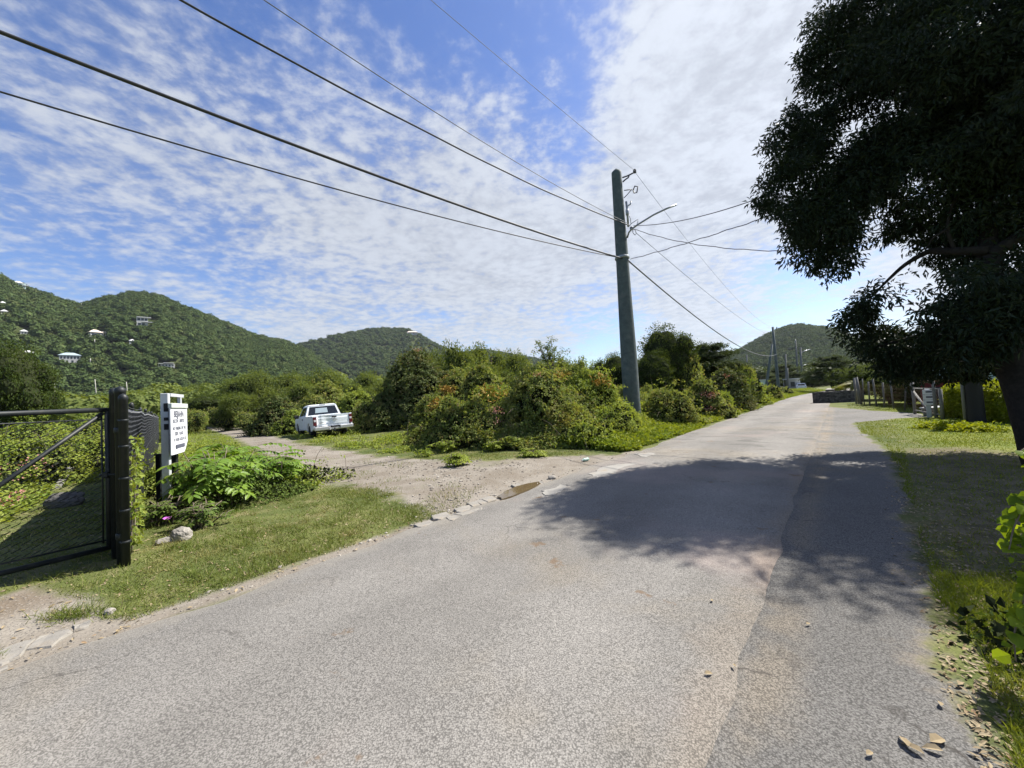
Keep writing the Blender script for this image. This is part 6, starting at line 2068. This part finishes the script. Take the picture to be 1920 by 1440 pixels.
# taller tufts scattered through the verge
cx_, cy_2, r = polar(420, azp(60), azp(900), 3.2, 11, g)
tr_, so_, sh_, ba_ = masks(cx_, cy_2); s_, t_ = st(cx_, cy_2)
ok = (t_ < TL - .15) & (tr_ < .1) & (so_ < -.05); cx_, cy_2 = cx_[ok], cy_2[ok]
n = len(cx_) * 46; sp = np.repeat(g.uniform(.03, .11, len(cx_)), 46)
ground_blades('verge_tufts', np.repeat(cx_, 46) + g.normal(size=n) * sp, np.repeat(cy_2, 46) + g.normal(size=n) * sp, np.repeat(g.uniform(.05, .13, len(cx_)), 46) * g.uniform(.4, 1.2, n), .0055, 'grass', g, .8, .7)
# right lawn and the near right verge
x, y, r = polar(170000, azp(1560), azp(2150), 1.1, 34, g)
tr_, so_, sh_, ba_ = masks(x, y); s_, t_ = st(x, y)
tn = fbm2(x * .9, y * .9, 45, 4)
keep = (sh_ < -.02 + (tn - .5) * .3) & (t_ > .3) & ((ba_ < .05) | (g.random(len(x)) < .25)) & (g.random(len(x)) < .4 + tn)
x, y, r, tn = x[keep], y[keep], r[keep], tn[keep]
hgt = (.025 + .035 * tn) * g.uniform(.5, 1.4, len(x)) * np.where(r < 4.5, 1.75, 1.0)
ground_blades('lawn_grass', x, y, hgt, np.clip(.003 + r * .0006, .003, .016), 'lawn', g, .6, .5)
# tuft on the bare earth
pt = GG(135, 1155); n = 420
x = pt[0] + g.normal(size=n) * .12; y = pt[1] + g.normal(size=n) * .05
ground_blades('grass_tuft', x, y, g.uniform(.05, .12, n), .005, 'grass', g, .8, .6)['kind'] = 'stuff'


def cover(name, x, y, hgt, leaf, mat, g, k=3):
    n = len(x); z = gz(x, y) + hgt * g.random(n) ** .6
    P = np.stack([x, y, z], -1)
    geo = clump_leaves(P, np.tile([0, 0, 1.0], (n, 1)), k, leaf * .8, leaf, leaf * .75, g, up=.7)
    return tag(foliage_obj(name, geo, M[mat]), kind='stuff')


# bright ground cover along the left of the road
s_ = 9.5 * (85 / 9.5) ** g.random(36000); t_ = TL - .15 - g.random(36000) ** 1.3 * np.interp(s_, [9, 14, 25, 80], [2.0, 3.6, 4.5, 6])
t_ = t_ + (fbm2(s_ * .8, s_ * 0, 71, 4) - .5) * .7
x, y = xy(s_, t_ + road_bend(s_))
hh = np.clip(TL - t_, 0, 3) * .16 * (.4 + 1.2 * fbm2(x * .7, y * .7, 72, 3)) * (1 - .75 * sstep(35, 60, s_)) + .05
tr_ = poly_sd(x, y, TRACK)
ok = (tr_ < -.1) & (t_ < TL - .02)
cover('roadside_weeds', x[ok], y[ok], hh[ok], .085, 'weed', g, 3)
# low vine carpet that joins the mounds into one mass
s_ = g.uniform(8.5, 30, 60000); t_ = TL - 1.0 - g.uniform(0, 1, 60000) * np.interp(s_, [8.5, 12, 16, 30], [5, 11, 13, 9])
x, y = xy(s_, t_); tr_ = poly_sd(x, y, TRACK); dT = np.hypot(x - TRK[0] - 1.0, y - TRK[1])
lum_ = fbm2(x * .55, y * .55, 171, 4)
hh = np.clip(lum_ - .28, 0, 1) * 2.9 * sstep(.8, 2.6, -tr_) * sstep(.9, 2.6, TL - t_)
ok = (tr_ < -1.2) & (dT > 3.6) & (np.hypot(x, y) > 9.5) & (hh > .08)
z = gz(x, y) + hh * (.75 + .25 * g.random(len(x)))
P = np.stack([x, y, z], -1)[ok]
ex = (fbm2((x + .3) * .55, y * .55, 171, 4) - lum_)[ok]; ey = (fbm2(x * .55, (y + .3) * .55, 171, 4) - lum_)[ok]
tag(foliage_obj('vine_ground_cover', clump_leaves(P, unit(np.stack([-ex * 9, -ey * 9, np.ones(len(ex))], -1)), 5, .11, .066, .054, g, droop=.4, out=.9, up=.5, rnd=.4), M['vine']), kind='stuff')
# field of vines behind the gate and fence
a = g.uniform(azp(-260), azp(300), 42000); r = 6.0 * (60 / 6.0) ** g.random(42000)
x, y = np.sin(a) * r, np.cos(a) * r
fd_ = (x - F0[0]) * nrm2[0] + (y - F0[1]) * nrm2[1]          # distance to the left of the fence line
ok = (fd_ > .5) & (fd_ > 2.3 - .05 * r + (fbm2(x * .8, y * .8, 90, 3) - .5) * 1.2)
x, y, r, fd_ = x[ok], y[ok], r[ok], fd_[ok]
hh = (.15 + 1.5 * fbm2(x * .5, y * .5, 91, 4) ** 1.5) * sstep(1.6, 4.0, fd_)
cover('field_vines', x, y, hh, .10, 'vine_bright', g, 3)
sel = g.random(len(x)) < .035 * (fbm2(x * .4, y * .4, 93, 3) > .5)
P = np.stack([x[sel], y[sel], gz(x[sel], y[sel]) + hh[sel] + .06], -1)
tag(foliage_obj('field_blossom', clump_leaves(P, np.tile([0, 0, 1.0], (len(P), 1)), 6, .14, .06, .05, g), M['flowerpink']), kind='stuff')
# low scrub bordering the far part of the track
x, y, r = polar(26000, azp(300), azp(800), 8, 60, g)
tr_ = poly_sd(x, y, TRACK); s_, t_ = st(x, y); tn = fbm2(x * .6, y * .6, 95, 4)
ok = (tr_ < -.25) & (tn > .47) & (np.hypot(x - TRK[0], y - TRK[1]) > .4) & ((x - F0[0]) * nrm2[0] + (y - F0[1]) * nrm2[1] < -.2) & (r > 8.5)
cover('track_side_weeds', x[ok], y[ok], (tn[ok] - .44) * 1.1, .08, 'vine_bright', g, 3)

# leaf litter
def litter(name, x, y, s, g, mat='deadleaf'):
    n = len(x); z = np.maximum(gz(x, y), 0) + .004 + g.random(n) * .012
    T_ = rdir(n, g); T_[:, 2] = g.normal(size=n) * .15
    N_ = unit(np.stack([g.normal(size=n) * .35, g.normal(size=n) * .35, np.ones(n)], -1))
    V, F = leaf_geo(np.stack([x, y, z], -1), T_, N_, s, s * .42, 'oval', .18, .2)
    return tag(link(name, mesh_from(name, V, [F], M[mat])), kind='stuff')
x, y, r = polar(26000, azp(1640), azp(2150), 1.2, 10, g)
tr_, so_, sh_, ba_ = masks(x, y); s_, t_ = st(x, y); tn = fbm2(x * 1.2, y * 1.2, 61, 4)
ok = ((np.abs(sh_ + .12) < .16 + .2 * (tn - .4)) & (g.random(len(x)) < .30)) | ((ba_ > -.3) & (sh_ < .35) & (g.random(len(x)) < .10)) | ((sh_ < 0) & (g.random(len(x)) < .05))
litter('leaf_litter', x[ok], y[ok], g.uniform(.015, .042, ok.sum()), g)
x, y, r = polar(5200, azp(0), azp(1300), 2.2, 14, g)
s_, t_ = st(x, y); tr_ = poly_sd(x, y, TRACK)
ok = (t_ < TL + .05) & ((tr_ < 0) | (g.random(len(x)) < .3))
litter('verge_litter', x[ok], y[ok], g.uniform(.02, .05, ok.sum()), g)
# loose stones on the dirt track
x, y, r = polar(30000, azp(250), azp(1330), 3.5, 24, g)
tr_, so_, sh_, ba_ = masks(x, y); s_, t_ = st(x, y); tn = fbm2(x * .8, y * .8, 62, 4)
ok = (t_ < TL + .06) & ((tr_ > -.15) & (g.random(len(x)) < .06 + 1.0 * np.clip(tn - .45, 0, 1) * 2) | ((so_ > 0) & (g.random(len(x)) < .12)))
x, y, r = x[ok], y[ok], r[ok]; n = len(x)
V, F = ICO0; sz = .007 + .020 * g.random(n) ** 4 + r * .0005
rot = g.uniform(0, 6.28, n); sx_ = sz * g.uniform(.7, 1.4, n); sy_ = sz * g.uniform(.6, 1.1, n)
ca, sa = np.cos(rot)[:, None], np.sin(rot)[:, None]
jx = V[None, :, 0] * (1 + .4 * (g.random((n, 12)) - .5)); jy = V[None, :, 1] * (1 + .4 * (g.random((n, 12)) - .5))
W3 = np.stack([x[:, None] + jx * sx_[:, None] * ca - jy * sy_[:, None] * sa, y[:, None] + jx * sx_[:, None] * sa + jy * sy_[:, None] * ca, gz(x, y)[:, None] + V[None, :, 2] * sz[:, None] * .6 + sz[:, None] * .2], -1)
m = NT('gravel_stone')
rnd = m.n('ShaderNodeNewGeometry').outputs['Random Per Island']
m.bsdf(m.mix((.12, .10, .08), (.36, .33, .285), rnd), .95, .1)
tag(link('gravel', mesh_from('gravel', W3.reshape(-1, 3), [(F[None] + (np.arange(n) * 12)[:, None, None]).reshape(-1, 3)], m.id)), kind='stuff')
# a few big fallen leaves one can point at
for i, (px, py, s_, rz, lab) in enumerate(((1625, 1422, .045, .3, 'lone tan leaf lying on the tarmac at the bottom edge'), (1705, 1408, .07, 1.2, 'long tan leaf at the tip of the leaf pile in the lower right'), (1745, 1398, .09, .2, 'largest curled brown leaf in the pile in the lower right'), (1735, 1422, .08, 2.0, 'pale curled leaf at the bottom of the lower right pile'), (1770, 1415, .07, 2.7, 'brown curled leaf at the right of the lower right pile'), (1765, 1330, .045, .8, 'small pale leaf above the leaf pile on the tarmac edge'), (1798, 1290, .05, .5, 'cream leaf by the grass edge above the leaf pile'), (1322, 1276, .05, .1, 'rusty brown leaf on the tarmac near the seam'), (1380, 1262, .035, 1.5, 'small rusty leaf on the seam of the tarmac'), (1512, 1175, .04, .3, 'dark curled leaf on the older tarmac'), (1335, 1138, .04, .9, 'little reddish leaf at the edge of the tree shadow'))):
    p = GG(px, py); g2 = np.random.default_rng(i)
    zz = float(road_z(p[0], p[1])) if st(p[0], p[1])[1] < TR else float(gz(p[0], p[1])) + .004
    T_ = np.array([[math.cos(rz), math.sin(rz), .12]])
    V, F = leaf_geo(np.zeros((1, 3)), T_, np.array([[.15, -.2, 1.0]]), s_ * .95, s_ * .45, 'oval', .25, .3)
    tag(link('fallen_leaf', mesh_from('fallen_leaf', V, [F], M['deadleaf']), None, (p[0], p[1], zz + .012)), lab, 'leaf', 'fallen leaves on the tarmac')
# crushed green bottle by the junction
pg = GG(1098, 865)
t = thing('plastic_litter', 'crumpled pale green plastic bottle at the verge by the junction', 'litter', (pg[0], pg[1], pg[2] + .04), .7); t.scale = (.75, .75, .75)
MB().lathe([(.015, -.16), (.018, -.13), (.05, -.09), (.055, -.02), (.042, .02), (.055, .06), (.05, .12), (.02, .13)], n=12, axis='x').build('bottle', plain('green_plastic', (.26, .38, .32), .35, .5, var=.2), t, True)
MB().lathe([(.02, -.175), (.02, -.155)], n=10, axis='x').build('cap', M['whitewood'], t)
